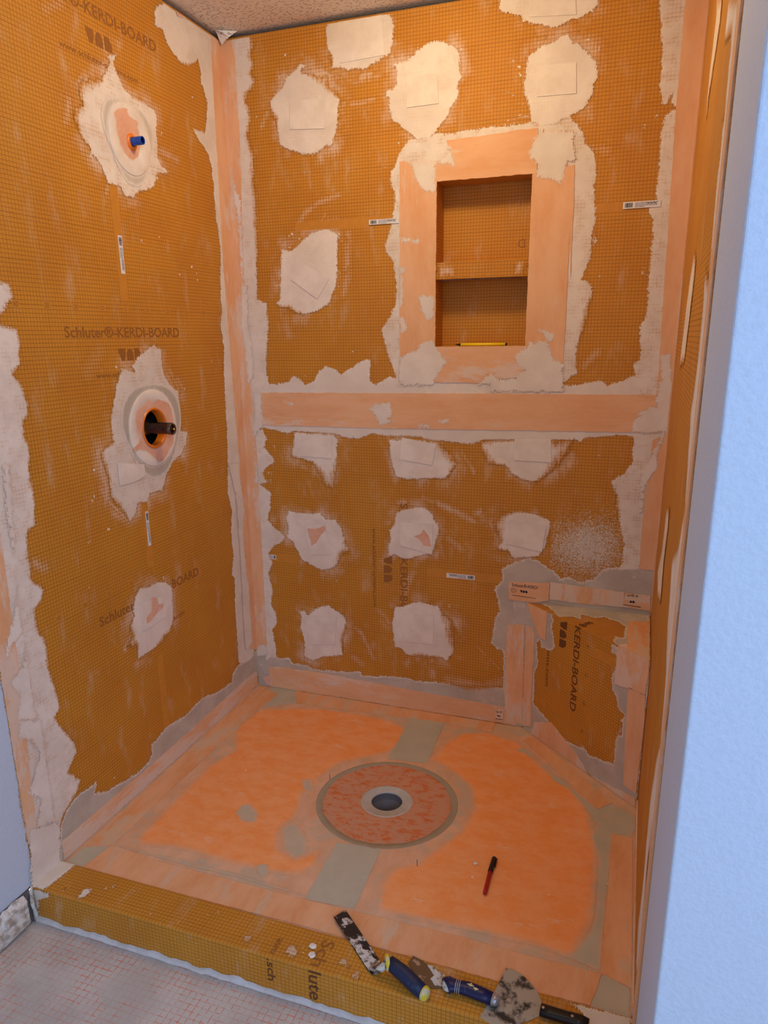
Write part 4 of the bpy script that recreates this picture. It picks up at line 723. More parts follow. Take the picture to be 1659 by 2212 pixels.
STROKES = [
 {'s':'B','p':[[0.2453,1.7161],[0.2791,1.7769],[0.3354,1.8094],[0.408,1.8273]],'w':0.022,'op':0.35},
 {'s':'B','p':[[0.32,1.7225],[0.3584,1.7721]],'w':0.012,'op':0.3},
 {'s':'B','p':[[0.4405,1.7057],[0.4313,1.5706],[0.4177,1.517]],'w':0.03,'op':0.35},
 {'s':'B','p':[[0.3702,2.1259],[0.417,2.1491],[0.5074,2.1622],[0.5845,2.1716]],'w':0.04,'op':0.45},
 {'s':'B','p':[[0.4154,2.0928],[0.4836,2.0858],[0.5342,2.0946]],'w':0.02,'op':0.35},
 {'s':'B','p':[[0.1382,2.0521],[0.159,2.0897],[0.1912,2.1158]],'w':0.02,'op':0.35},
 {'s':'B','p':[[0.4209,2.0828],[0.4485,2.042],[0.4238,1.9769]],'w':0.03,'op':0.2},
 {'s':'B','p':[[0.6117,0.8066],[0.7045,0.8275],[0.7955,0.8004],[0.8853,0.7588]],'w':0.028,'op':0.5},
 {'s':'B','p':[[0.7603,0.7193],[0.8461,0.6528]],'w':0.03,'op':0.35},
 {'s':'B','p':[[0.401,0.3339],[0.4619,0.2866],[0.5081,0.1889]],'w':0.022,'op':0.35},
 {'s':'B','p':[[0.3909,0.2075],[0.4595,0.1608]],'w':0.03,'op':0.3},
 {'s':'B','p':[[0.5309,0.3901],[0.5835,0.3293]],'w':0.03,'op':0.3},
 {'s':'B','p':[[0.6682,0.5616],[0.6427,0.5077],[0.6298,0.4412]],'w':0.035,'op':0.35},
 {'s':'B','p':[[0.9058,0.295],[0.9905,0.2182]],'w':0.006,'op':0.7},
 {'s':'B','p':[[0.6425,0.1874],[0.6884,0.2418]],'w':0.04,'op':0.35},
 {'s':'B','p':[[0.7404,0.2152],[0.7409,0.1539]],'w':0.04,'op':0.4},
 {'s':'B','p':[[0.0959,0.1006],[0.3454,0.0939]],'w':0.03,'op':0.4},
 {'s':'B','p':[[0.8055,0.1433],[0.9316,0.1358],[1.0162,0.1758]],'w':0.05,'op':0.35},
 {'s':'B','p':[[0.1884,1.4665],[0.204,1.3872]],'w':0.04,'op':0.3},
 {'s':'B','p':[[0.236,0.9233],[0.3691,0.9049]],'w':0.03,'op':0.4},
 {'s':'B','p':[[0.8333,1.0023],[0.8811,0.93]],'w':0.02,'op':0.35},
 {'s':'B','p':[[0.1653,0.7393],[0.107,0.7091]],'w':0.05,'op':0.35},
 {'s':'B','p':[[0.9021,0.7897],[0.9498,0.7457],[0.9864,0.6889]],'w':0.04,'op':0.6},
 {'s':'B','p':[[0.4152,0.6416],[0.4473,0.5795]],'w':0.03,'op':0.4},
 {'s':'B','p':[[1.2573,1.3248],[1.2198,1.2845]],'w':0.03,'op':0.35},
 {'s':'B','p':[[1.2004,1.8999],[1.2478,1.8871]],'w':0.03,'op':0.25},
 {'s':'B','p':[[0.1171,0.9289],[0.1104,0.8969],[0.1008,0.8517]],'w':0.003,'op':1},
 {'s':'B','p':[[0.1308,0.9874],[0.1158,0.9051],[0.1044,0.8535]],'w':0.003,'op':1},
 {'s':'B','p':[[0.1363,0.6151],[0.15,0.576]],'w':0.003,'op':1},
 {'s':'B','p':[[0.1788,0.5819],[0.1815,0.5485]],'w':0.002,'op':1},
 {'s':'B','p':[[0.9542,1.9932],[1.0205,2.0001]],'w':0.006,'op':0.8},
 {'s':'L','p':[[-0.3886,1.9156],[-0.295,1.9046]],'w':0.03,'op':0.35},
 {'s':'L','p':[[-0.7553,1.952],[-0.7697,1.9001]],'w':0.03,'op':0.35},
 {'s':'L','p':[[-0.6398,1.7727],[-0.6489,1.7558]],'w':0.02,'op':0.4},
 {'s':'L','p':[[-0.4352,1.2889],[-0.3864,1.2186]],'w':0.02,'op':0.3},
 {'s':'L','p':[[-0.7414,1.3513],[-0.7998,1.296]],'w':0.05,'op':0.12},
 {'s':'L','p':[[-0.7717,0.9359],[-0.7248,0.8888],[-0.6947,0.8558]],'w':0.012,'op':0.6},
 {'s':'L','p':[[-0.7171,0.5296],[-0.7755,0.4872]],'w':0.03,'op':0.5},
 {'s':'L','p':[[-1.0685,0.8432],[-1.0365,0.817]],'w':0.03,'op':0.35},
 {'s':'L','p':[[-0.8067,2.1282],[-0.7393,2.1646]],'w':0.03,'op':0.2},
]
FLECKS = {'B': [(0.234, 2.25), (0.213, 2.192), (0.246, 2.185), (0.224, 1.675), (0.233, 1.717), (0.26, 1.702), (0.17, 1.556), (0.407, 1.586), (0.447, 1.33), (0.263, 1.249), (0.364, 0.492), (0.968, 2.147), (0.983, 2.13), (0.987, 2.112), (0.951, 2.069), (0.972, 2.058), (1.002, 2.033), (0.993, 2.003), (1.178, 2.176), (1.207, 2.152), (1.155, 2.183), (1.207, 2.112), (1.147, 2.167), (1.185, 2.136), (1.344, 1.937), (1.375, 1.965), (1.25, 1.544), (1.237, 1.516), (1.284, 1.004), (0.107, 1.307), (0.405, 1.708), (0.416, 1.686), (0.121, 2.083), (0.81, 2.198), (0.616, 1.962), (0.571, 1.897), (0.396, 2.198), (0.4, 1.543), (0.129, 0.987), (0.16, 0.765), (0.801, 0.435), (0.1, 0.892)], 'L': [(-0.19, 2.106), (-0.374, 1.96), (-0.426, 1.672), (-0.502, 1.755), (-0.69, 1.835), (-0.695, 1.843), (-0.674, 1.827), (-0.412, 1.836), (-0.261, 1.603), (-0.339, 1.576), (-0.239, 1.583), (-0.235, 1.563), (-0.511, 1.649), (-0.179, 1.31), (-0.819, 1.038), (-0.681, 1.303), (-0.662, 1.298), (-0.36, 1.222), (-0.832, 0.96), (-0.837, 0.952), (-0.874, 0.843), (-0.892, 0.719), (-0.791, 0.861), (-0.561, 0.641), (-0.884, 0.116)], 'F': [(1.074, -0.767), (1.077, -0.818), (1.143, -0.484), (0.369, -0.33), (0.257, -0.568), (1.274, -0.818), (1.414, -0.729), (1.077, -0.85), (1.014, -0.407), (0.172, -0.382), (0.259, -0.568)]}
TOOLS = {'trowel_blade': [(0.7884, -1.076), (0.8074, -1.0444), (0.8561, -1.088), (0.942, -1.1649), (0.9497, -1.1777), (0.9452, -1.1983), (0.9338, -1.2017), (0.9204, -1.1941), (0.8567, -1.1362)], 'trowel_neck': [(0.9319, -1.1815, 0.014), (0.9438, -1.1938, 0.02), (0.9557, -1.2003, 0.034), (0.9643, -1.1918, 0.042)], 'trowel_handle': [(0.9623, -1.1922, 0.043), (0.9704, -1.1882, 0.043), (1.0084, -1.2005, 0.036), (1.0388, -1.2136, 0.028), (1.0585, -1.2228, 0.025), (1.0705, -1.2269, 0.025)], 'putty_blade': [(1.0054, -1.1232), (1.0305, -1.1291), (1.0587, -1.1401), (1.0936, -1.1559), (1.0948, -1.1843), (1.0726, -1.1912), (1.0558, -1.1957), (1.0327, -1.1792), (1.0023, -1.1478)], 'putty_handle': [(1.0984, -1.1881, 0.022), (1.1067, -1.1812, 0.022), (1.12, -1.1807, 0.022), (1.1463, -1.1797, 0.022), (1.1777, -1.1835, 0.022), (1.2001, -1.1876, 0.022), (1.2143, -1.1892, 0.022)], 'knife_blade': [(1.2128, -1.0872), (1.2284, -1.0861), (1.2495, -1.0931), (1.2718, -1.1104), (1.2898, -1.1312), (1.3036, -1.1564), (1.2989, -1.1845), (1.2825, -1.2001), (1.2679, -1.2124), (1.2535, -1.2258), (1.2286, -1.2368), (1.2075, -1.2349), (1.183, -1.2281), (1.1871, -1.2066), (1.1987, -1.1558), (1.2058, -1.1234)], 'knife_handle': [(1.2997, -1.1782, 0.02), (1.3225, -1.1792, 0.02), (1.353, -1.1798, 0.02), (1.3811, -1.1799, 0.02), (1.3971, -1.1816, 0.02)], 'marker': [(1.1188, -0.7335, 0.007), (1.1189, -0.7922, 0.007), (1.1208, -0.8748, 0.007)]}
PAR = {'B': wall_back, 'L': wall_left, 'R': wall_right, 'F': tray, 'f': bench, 't': bench}
WHERE = {'B': 'back wall', 'L': 'left wall', 'R': 'right wall', 'f': 'bench', 't': 'bench'}

MORTAR.append(dict(s='B', n='in the angle behind the bench', p=[(1.07, 0.47), (W, 0.47), (W, 0.515), (1.07, 0.515)], w=0.002, op=1, tone=1, thin=0.1, soft=[], under=0))
MORTAR.append(dict(s='B', n='beside the bench', p=[(1.03, 0.0), (1.1, 0.0), (1.1, 0.5), (1.03, 0.5)], w=0.002, op=1, tone=1, thin=0.1, soft=[], under=0))
# faint trowel sweeps first, lowest of all
for s_ in STROKES:
    field_line('mortar_smear', s_['s'], s_['p'], s_['w'] * 0.75, M_WASH, PAR[s_['s']], w=s_['w'] * 0.9, op=s_['op'], thin=0.6, thick=0.00005, margin=0.004, cell=0.006, base=0.00006)
for m_ in MORTAR:
    if m_['s'] in 'BL' and (m_['under'] or 'outlet' in m_['n'] or 'valve' in m_['n']):
        P_ = np.array(m_['p']); po = m_['p']
        field('mortar_smear', m_['s'], lambda U, V, po=po: sdf_poly(U, V, po) + 0.055, (P_[:, 0].min() - .055, P_[:, 0].max() + .055, P_[:, 1].min() - .055, P_[:, 1].max() + .055), M_HAZE, PAR[m_['s']], w=0.06, op=0.55, thin=0.5, thick=0.00002, cell=0.008, base=0.00004)
STACK.clear()
for m_ in MORTAR:
    if m_['under']: continue
    o = field_poly('mortar_patch', m_['s'], m_['p'], M_MORTAR, PAR[m_['s']], w=m_['w'], op=m_['op'], tone=m_['tone'], thin=m_['thin'], soft=m_['soft'])
    o['label'] = 'mortar ' + m_['n']
STACK.clear()
for m_ in MORTAR:
    if not m_['under']: continue
    o = field_poly('mortar_patch', m_['s'], m_['p'], M_MORTAR, PAR[m_['s']], w=m_['w'], op=m_['op'], tone=m_['tone'], thin=m_['thin'], soft=m_['soft'], thick=0.0009, base=0.0014)
    o['label'] = 'mortar patch, ' + m_['n']
M_COAT = mat_plain('mortar_coated_fleece', MORTAR_A, 0.85, second=MORTAR_B, scale=12, bump=0.15, lo=0.35, hi=0.65)
for q in SQUARES:
    o = prism('membrane_patch', q['s'], q['p'], 0.003, 0.0044, M_COAT, PAR[q['s']])
    keep(o, PAR[q['s']])
for q in STRIPS:
    z = 0.0031 if q['s'] in 'Bft' else 0.0012
    ori = (1, 0.3)
    o = prism('membrane_strip', q['s'], q['p'], 0.0 if q['s'] != 'F' else 0.0002, z + 0.0006, fleece(q['st'], ori, q['s'] in 'Ft'), PAR[q['s']], jag=0.0012)
    keep(o, PAR[q['s']]); o['label'] = 'fleece strip ' + q['n']
# long strips: corners, seam, niche frame, front edges
def strip(key, poly, st, label, z=0.0034, ori=(1, 0.3), jag=0.0012):
    o = prism('membrane_strip', key, poly, 0.0, z, fleece(st, ori), PAR[key], jag=jag); keep(o, PAR[key])
    o['label'] = label; return o
strip('B', [(0.080, 1.069), (0.60, 1.071), (1.0, 1.077), (1.449, 1.083), (1.440, 1.197), (1.0, 1.195), (0.5, 1.191), (0.087, 1.187)], 0.25, 'fleece strip over the horizontal board seam', ori=(0.25, 1))
strip('B', [(0.0, 0.155), (0.049, 0.17), (0.052, 0.6), (0.054, 0.926), (0.046, 1.2), (0.042, 1.646), (0.055, 2.0), (0.056, 2.335), (0.0, 2.335)], 0.6, 'fleece strip in the left corner, back wall half')
strip('L', [(0.0, 0.155), (0.0, 2.335), (-0.061, 2.335), (-0.066, 2.0), (-0.072, 1.641), (-0.058, 1.2), (-0.047, 0.931), (-0.050, 0.5), (-0.051, 0.185)], 0.5, 'fleece strip in the left corner, left wall half')
strip('B', [(1.423, 2.32), (1.423, 1.982), (1.433, 1.535), (1.439, 1.26), (1.437, 1.20), (W, 1.20), (W, 2.32)], 0.0, 'fleece strip in the right corner above the seam')
strip('B', [(1.440, 1.06), (1.434, 0.95), (1.431, 0.77), (1.434, 0.64), (W, 0.64), (W, 1.08)], 0.05, 'fleece strip in the right corner below the seam')
A, B_, Cc, Dd = nb
NF = {'left': [(0.6187, 1.9098), (0.7405, 1.8907), (0.7405, 1.6985), (0.7405, 1.3434), (0.6725, 1.3304), (0.6373, 1.3142), (0.6172, 1.3115)], 'right': [(1.0355, 1.8394), (1.0469, 1.85), (1.1581, 1.857), (1.1615, 1.7597), (1.1642, 1.5443), (1.1542, 1.6759), (1.1565, 1.4602), (1.1568, 1.2922), (1.1275, 1.2896), (1.0844, 1.3205), (1.0355, 1.3413), (1.0355, 1.6056)], 'top': [(0.7394, 1.8425), (0.7388, 1.8953), (0.7948, 1.8978), (0.7701, 1.9558), (0.962, 1.9612), (0.9602, 1.9636), (1.0465, 1.9645), (1.0484, 1.8425), (1.0349, 1.8425)], 'bottom': [(0.7246, 1.3445), (0.9848, 1.3445), (1.0372, 1.3445), (1.0375, 1.2477), (0.9267, 1.2391), (0.8906, 1.2281), (0.74, 1.2295)]}
strip('B', NF['left'], 0.3, 'fleece strip left of the niche', 0.0036)
strip('B', NF['right'], 0.2, 'fleece strip right of the niche', 0.0036)
strip('B', NF['top'], 0.1, 'fleece strip above the niche', 0.0037, (0.3, 1))
strip('B', NF['bottom'], 0.5, 'fleece strip below the niche', 0.0037, (0.3, 1))
strip('B', [(0.055, 0.092), (0.10, 0.097), (0.25, 0.099), (0.6, 0.085), (1.0, 0.07), (1.06, 0.068), (1.06, 0.004), (0.055, 0.004)], 0.4, 'fleece strip along the foot of the back wall', ori=(0.3, 1))
strip('L', [(-1.115, 0.06), (-0.6, 0.058), (-0.02, 0.072), (-0.004, 0.004), (-1.115, 0.004)], 0.85, 'fleece strip along the foot of the left wall', ori=(0.3, 1))
strip('L', [(-1.219, 0.13), (-1.186, 0.16), (-1.175, 0.45), (-1.165, 0.62), (-1.160, 0.9), (-1.163, 1.2), (-1.166, 2.31), (-1.219, 2.31)], 0.85, 'fleece strip down the front edge of the left wall')
strip('R', [(1.16, 0.06), (1.165, 1.0), (1.16, 2.325), (1.216, 2.325), (1.216, 0.05)], 0.5, 'fleece strip down the front edge of the right wall')
strip('R', [(0.0, 0.5), (0.0, 2.32), (0.018, 2.32), (0.016, 1.0), (0.02, 0.5)], 0.6, 'fleece strip in the right corner, right wall half')
strip('R', [(0.38, 0.0), (0.38, 0.035), (0.8, 0.03), (1.12, 0.03), (1.12, 0.0)], 0.8, 'fleece strip along the foot of the right wall', ori=(0.3, 1))
# mortar dragged over the strips
OVER = [
 ('B', [(0.6326, 1.911), (0.7415, 1.9022), (0.7784, 1.9272), (0.7701, 1.9558), (0.789, 1.9263), (0.8111, 1.8684), (0.7844, 1.8846), (0.7389, 1.8882), (0.7398, 1.807), (0.6988, 1.8147), (0.6712, 1.8504), (0.6491, 1.9001)], 0.01, 0.1),
 ('B', [(1.0308, 1.9325), (1.0538, 1.9638), (1.1549, 1.9521), (1.1652, 1.8587), (1.1411, 1.8629), (1.1333, 1.8298), (1.1207, 1.7945), (1.1002, 1.8142), (1.0454, 1.8273), (1.0387, 1.8438), (1.0479, 1.859), (1.0231, 1.8837), (1.0196, 1.9066)], 0.015, 0.1),
 ('B', [(0.6166, 1.3104), (0.6725, 1.3331), (0.6899, 1.3545), (0.7301, 1.3649), (0.7446, 1.3434), (0.7824, 1.2895), (0.7485, 1.2515), (0.7371, 1.2295), (0.7314, 1.2185), (0.6133, 1.2173)], 0.004, 0.1),
 ('B', [(0.6778, 1.5082), (0.739, 1.5065), (0.7397, 1.4388), (0.7182, 1.4234), (0.6894, 1.4556)], 0.008, 0.1),
 ('B', [(0.6208, 1.6847), (0.6828, 1.679), (0.6885, 1.6687), (0.6773, 1.6668), (0.6434, 1.6735), (0.6236, 1.6694)], 0.003, 0.1),
 ('B', [(0.6176, 1.5957), (0.6434, 1.5921), (0.629, 1.5721), (0.6318, 1.5252), (0.6259, 1.4781), (0.6171, 1.4625)], 0.004, 0.1),
 ('B', [(0.6171, 1.4412), (0.6375, 1.4355), (0.6433, 1.398), (0.6198, 1.3849)], 0.004, 0.1),
 ('B', [(0.5275, 1.1538), (0.5827, 1.1605), (0.5886, 1.1206), (0.5762, 1.1031), (0.5976, 1.095), (0.5452, 1.0791), (0.5178, 1.1248), (0.5024, 1.1361)], 0.004, 0.1),
 ('B', [(0.7442, 1.1016), (0.7908, 1.1083), (0.791, 1.0971), (0.7561, 1.0934)], 0.004, 0.1),
 ('B', [(0.6851, 1.0887), (0.7149, 1.0895), (0.7268, 1.0728), (0.6852, 1.0744)], 0.003, 0.1),
 ('B', [(0.1727, 1.1595), (0.1927, 1.1568), (0.2256, 1.1455), (0.1989, 1.145)], 0.003, 0.1),
 ('B', [(0.8906, 1.2281), (0.9285, 1.2578), (0.9675, 1.2367), (0.9887, 1.2369), (0.9891, 1.2236), (0.8908, 1.2227)], 0.004, 0.1),
 ('B', [(0.9262, 1.2551), (0.9486, 1.2392), (0.9596, 1.2366), (1.008, 1.2476), (1.0364, 1.2739), (1.012, 1.2844), (1.0, 1.3157), (1.0311, 1.3362), (1.0513, 1.3566), (1.1032, 1.3612), (1.0756, 1.397), (1.0963, 1.3967), (1.1279, 1.3811), (1.1238, 1.361), (1.1086, 1.3561), (1.1267, 1.305), (1.1585, 1.2896), (1.1633, 1.2018), (0.9279, 1.1988)], 0.005, 0.1),
 ('B', [(1.4604, 1.3189), (1.467, 1.3238), (1.482, 1.2356), (1.4839, 1.1355), (1.486, 1.0845), (1.3791, 1.0813), (1.3758, 1.1227), (1.3995, 1.1335), (1.38, 1.1331), (1.4261, 1.1647), (1.4408, 1.1624), (1.4376, 1.2002), (1.4472, 1.2551), (1.4373, 1.3141)], 0.004, 0.1),
 ('B', [(1.4618, 0.973), (1.4318, 0.9182), (1.4318, 0.8259), (1.4142, 0.8246), (1.4139, 0.9547), (1.4511, 1.0407), (1.466, 1.0929), (1.4751, 1.0726), (1.4578, 1.0201)], 0.004, 0.1),
 ('B', [(0.016, 1.9406), (0.0252, 1.8878), (0.0474, 1.8336), (0.0401, 1.5847), (0.0314, 1.585), (0.0306, 1.7814), (0.0146, 1.878)], 0.004, 0.1),
 ('B', [(0.0288, 1.5663), (0.0552, 1.5598), (0.0495, 1.4237), (0.0612, 1.3423), (0.0578, 1.2359), (0.0322, 1.2147), (0.027, 1.3426), (0.0189, 1.4242)], 0.005, 0.1),
 ('B', [(0.0512, 1.1878), (0.0856, 1.1852), (0.0853, 1.0665), (0.0401, 1.0154), (0.0582, 0.8511), (0.0721, 0.8454), (0.0367, 0.8499), (0.0483, 0.9781), (0.0382, 1.0403), (0.0527, 1.1026)], 0.004, 0.1),
 ('B', [(0.025, 0.1864), (0.0513, 0.1826), (0.0488, 0.1382), (-0.0091, 0.13), (0.0005, 0.161)], 0.003, 0.1),
 ('L', [(0.0205, 2.2947), (0.036, 2.2994), (0.0271, 2.191), (0.0167, 2.1882)], 0.003, 0.1),
 ('L', [(0.0753, 2.1661), (0.1082, 2.1746), (0.0701, 1.8655), (0.0415, 1.8959), (0.0439, 2.082)], 0.006, 0.1),
 ('L', [(-0.133, 0.945), (-0.0564, 0.9327), (-0.0323, 0.7485), (-0.0584, 0.6317), (-0.0335, 0.4338), (-0.0357, 0.2026), (-0.0757, 0.1856), (-0.0986, 0.2019), (-0.0887, 0.5779), (-0.0931, 0.8216)], 0.006, 0.1),
 ('L', [(-1.1268, 1.1044), (-1.0999, 1.1001), (-1.1198, 0.89), (-1.1317, 0.8776), (-1.1366, 0.9025), (-1.1382, 0.9949)], 0.01, 0),
 ('L', [(-1.1272, 0.8763), (-1.1331, 0.684), (-1.1827, 0.6547), (-1.2109, 0.6054), (-1.2046, 0.664), (-1.1686, 0.7305), (-1.1445, 0.7823)], 0.015, 0),
 ('L', [(-1.1298, 0.6743), (-1.1321, 0.4335), (-1.2021, 0.471), (-1.1816, 0.5286), (-1.2057, 0.5823), (-1.1627, 0.6044)], 0.015, 0),
 ('L', [(-1.1926, 0.4787), (-1.1201, 0.4405), (-1.1227, 0.1318), (-1.1978, 0.1509), (-1.1656, 0.2234), (-1.2021, 0.2638), (-1.1492, 0.3497), (-1.1656, 0.3965), (-1.2029, 0.4228)], 0.012, 0),
 ('L', [(-1.2126, 0.1726), (-1.1105, 0.1233), (-1.1286, 0.001), (-1.2368, 0.0053)], 0.004, 0),
]
for key, poly, w, tone in OVER:
    o = field_poly('mortar_smear', key, poly, M_OVER, PAR[key], w=w, tone=tone, thin=0.25, base=0.0039, thick=0.0004, cell=0.004)
for q in FLOOR_FIELDS:
    mt = M_ORANGE if q['kind'] == 'orange' else M_GREYF
    nm = 'bright_field' if q['kind'] == 'orange' else 'grey_mortar'
    o = field_poly(nm, 'F', q['p'], mt, tray, w=q['w'], op=q['op'], tone=1.0 if mt is M_GREYF else 0.0, thick=0.0001, cell=0.006, base=0.0003 if mt is M_ORANGE else 0.0006, margin=0.016 if mt is M_ORANGE else 0.006)

# shadow tone round the two seals, painted as a darker mortar colour
for (cu_, cv_, r0_, r1_, tn_, par_) in ((-0.541, 1.118, 0.110, 0.145, 0.9, wall_left), (-0.528, 1.912, 0.086, 0.108, 0.6, wall_left)):
    field('mortar_ring', 'L', lambda U, V: np.minimum(r1_ + 0.012 * np.sin(3 * np.arctan2(V - cv_, U - cu_)) - np.hypot(U - cu_, V - cv_), np.hypot(U - cu_, V - cv_) - r0_), (cu_ - 0.16, cu_ + 0.16, cv_ - 0.16, cv_ + 0.16), M_RINGM, par_, w=0.015, tone=tn_, base=0.0024, thick=0.0001, cell=0.005)
# bare pink fleece showing through mortar on squares and seals
def flecks(key, pts, parent, z, size=(0.003, 0.009), mat=None, name='mortar_flecks'):
    s = S[key]; vs, fs = [], []
    for (u, v) in pts:
        r = random.uniform(*size) / 2; a0 = random.uniform(0, PI); asp = random.uniform(0.35, 0.9); n = 7; b0 = len(vs)
        for k in range(n):
            a = 2 * PI * k / n; rr = r * random.uniform(0.6, 1.2); x, y = rr * math.cos(a), rr * asp * math.sin(a)
            vs.append(s.at(u + x * math.cos(a0) - y * math.sin(a0), v + x * math.sin(a0) + y * math.cos(a0), z))
        vs.append(s.at(u, v, z + r * 0.5))
        fs += [(b0 + k, b0 + (k + 1) % n, b0 + n) for k in range(n)]
    o = mesh_obj(name, vs, fs, mat or M_FLECK); keep(o, parent); o['kind'] = 'stuff'; return o
M_FLECK = mat_plain('dry_mortar', rgb(240, 230, 218), 0.85, var=0.06)
for key in ('B', 'L'):
    pts = [(u + random.gauss(0, 0.004) * (k > 0), v + random.gauss(0, 0.004) * (k > 0)) for u, v in FLECKS[key] for k in range(2)]
    rim = []
    for m_ in MORTAR:
        if m_['s'] == key and m_['under']:
            for p in m_['p']:
                if random.random() < 0.55: rim.append((p[0] + random.gauss(0, 0.005), p[1] + random.gauss(0, 0.005)))
    flecks(key, pts, PAR[key], 0.0004)
    flecks(key, rim, PAR[key], 0.0004, (0.0015, 0.005))
flecks('F', [(u, v) for u, v in FLECKS['F'][1:]], tray, 0.0004, (0.004, 0.008))
# sprayed speckles on the back wall above the bench
s = S['B']; vs, fs = [], []; speck = 0
while speck < 7500:
    u, v = random.gauss(1.262, 0.066), random.gauss(0.700, 0.052)
    if not (1.135 < u < 1.40 and 0.575 < v < 0.86): continue
    if random.random() < max(0, v - 0.73) * 6 * (1.34 - u) * 10: continue
    if u < 1.15 or random.random() < max(0, abs(u - 1.25) - 0.09) * 9: continue
    a0 = random.uniform(0, PI); L = random.uniform(0.0012, 0.0034); w_ = random.uniform(0.00025, 0.0006); b0 = len(vs)
    ca_, sa_ = math.cos(a0), math.sin(a0)
    for x, y in ((-L, -w_), (L, -w_), (L, w_), (-L, w_)): vs.append(s.at(u + x * ca_ - y * sa_, v + x * sa_ + y * ca_, 0.0003))
    vs.append(s.at(u, v, 0.0014)); fs += [(b0, b0 + 1, b0 + 4), (b0 + 1, b0 + 2, b0 + 4), (b0 + 2, b0 + 3, b0 + 4), (b0 + 3, b0, b0 + 4)]; speck += 1
o = mesh_obj('mortar_speckles', vs, fs, M_FLECK); keep(o, wall_back); o['kind'] = 'stuff'; o['label'] = 'sprayed pale speckles over the board above the bench'

# ------------------------------------------------------------------ print on the boards
BR = 'Schluter\u00ae-KERDI-BOARD'; WWW = 'www.schluter-systems.com'
def printed_set(key, parent, u, v, ang, mat=None, ink=None):
    """Brand line, emblem and address, centred on u, v; ang turns the whole set."""
    mat = mat or M_PRINT; c, s_ = math.cos(ang), math.sin(ang)
    def off(x, y): return (u + x * c - y * s_, v + x * s_ + y * c)
    p = off(-0.252, 0.052); text('printed_text', key, BR, p[0], p[1], 0.504, 0.027, mat, parent, ang, bold=0.018)
    p = off(0, -0.013); emblem(key, p[0], p[1], 0.034, ang, mat, parent)
    p = off(-0.152, -0.056); text('printed_text', key, WWW, p[0], p[1], 0.304, 0.016, mat, parent, ang, bold=0.018)
printed_set('L', board_l, -0.616, 1.333, 0)
printed_set('L', board_l, -0.616, 2.122, 0)
printed_set('L', board_l, -0.616, 0.541, 0)
printed_set('B', lower_b, 0.565, 0.555, -PI / 2)
for zr in (1.4618, 0.6759):
    for k in range(-5, 7):
        u = -0.6153 - 0.1 * k + (0 if k else 0)
        if not FRONT + 0.03 < u < -0.09: continue
        prism('number_field', 'L', [(u - 0.011, zr - 0.009), (u + 0.011, zr - 0.009), (u + 0.011, zr + 0.009), (u - 0.011, zr + 0.009)], 0.0, 0.0002, M_TAPE, board_l)
        text('printed_number', 'L', str(abs(k) * 10), u, zr - 0.0055, None, 0.011, M_PRINT, board_l, 0, 0.0003, 0.0, 'CENTER')
def stripe(key, parent, u0, u1, v0, v1):
    o = prism('plain_stripe', key, [(u0, v0), (u1, v0), (u1, v1), (u0, v1)], 0.0, 0.0002, M_TAPE, parent); return keep(o, parent)
stripe('L', board_l, -0.633, -0.600, 1.483, 2.0)
stripe('L', board_l, -0.633, -0.603, 0.70, 0.98)
stripe('L', board_l, -0.633, -0.603, 0.08, 0.40)
stripe('B', upper_b, 0.25, 0.62, 1.727, 1.753)
stripe('B', upper_b, 1.18, 1.40, 1.722, 1.748)
stripe('B', lower_b, 0.72, 0.99, 0.541, 0.571)
stripe('B', lower_b, 0.085, 0.21, 0.541, 0.573)
def sticker(key, parent, u0, u1, v0, v1, vertical=False, flip=False, z=0.0003, label=None):
    o = prism('barcode_label', key, [(u0, v0), (u1, v0), (u1, v1), (u0, v1)], z, z + 0.0006, M_WHITE, parent); keep(o, parent)
    if label: o['label'] = label
    s = S[key]; L = (v1 - v0) if vertical else (u1 - u0); T = (u1 - u0) if vertical else (v1 - v0); vs, fs = [], []
    def P(x, y):
        if flip: x = L - x
        return s.at(*((u0 + y, v1 - x) if vertical else (u0 + x, v0 + y)), z + 0.0009)
    def q(x0, x1, y0, y1):
        b0 = len(vs); vs.extend([P(x0, y0), P(x1, y0), P(x1, y1), P(x0, y1)]); fs.append((b0, b0 + 1, b0 + 2, b0 + 3))
    rr = random.Random(3); x = 0.05 * L
    while x < 0.25 * L:
        w_ = rr.choice([0.008, 0.013, 0.02]) * L; q(x, x + w_, 0.17 * T, 0.85 * T); x += w_ + rr.choice([0.006, 0.012]) * L
    m = mesh_obj('barcode', vs, fs, M_BLACK); m.parent = o
    vs, fs = [], []
    for row in range(4):
        x = 0.32 * L
        while x < 0.9 * L:
            w_ = rr.uniform(0.03, 0.09) * L
            if x > 0.56 * L and row < 1: break
            q(x, min(x + w_, 0.95 * L), (0.15 + row * 0.2) * T, (0.23 + row * 0.2 + (0.06 if x > 0.6 * L and row == 2 else 0)) * T); x += w_ + 0.012 * L
    m = mesh_obj('fine_print', vs, fs, mat_ink); m.parent = o
    return o
mat_ink = mat_plain('grey_ink', rgb(90, 84, 96), 0.6)
sticker('L', wall_left, -0.6195, -0.6025, 1.556, 1.656, True, label='white barcode label on the left wall between outlet and valve')
sticker('L', wall_left, -0.6195, -0.6055, 0.764, 0.873, True, label='white barcode label on the left wall below the valve')
sticker('B', wall_back, 0.514, 0.616, 1.730, 1.745, z=0.0034, label='white barcode label left of the niche')
sticker('B', wall_back, 1.302, 1.405, 1.728, 1.746, z=0.003, label='white barcode label right of the niche')
sticker('B', wall_back, 0.790, 0.893, 0.546, 0.563, flip=True, label='white barcode label low on the back wall')
sticker('B', wall_back, 0.070, 0.111, 0.551, 0.569, flip=True, label='white barcode label half buried by the left corner')
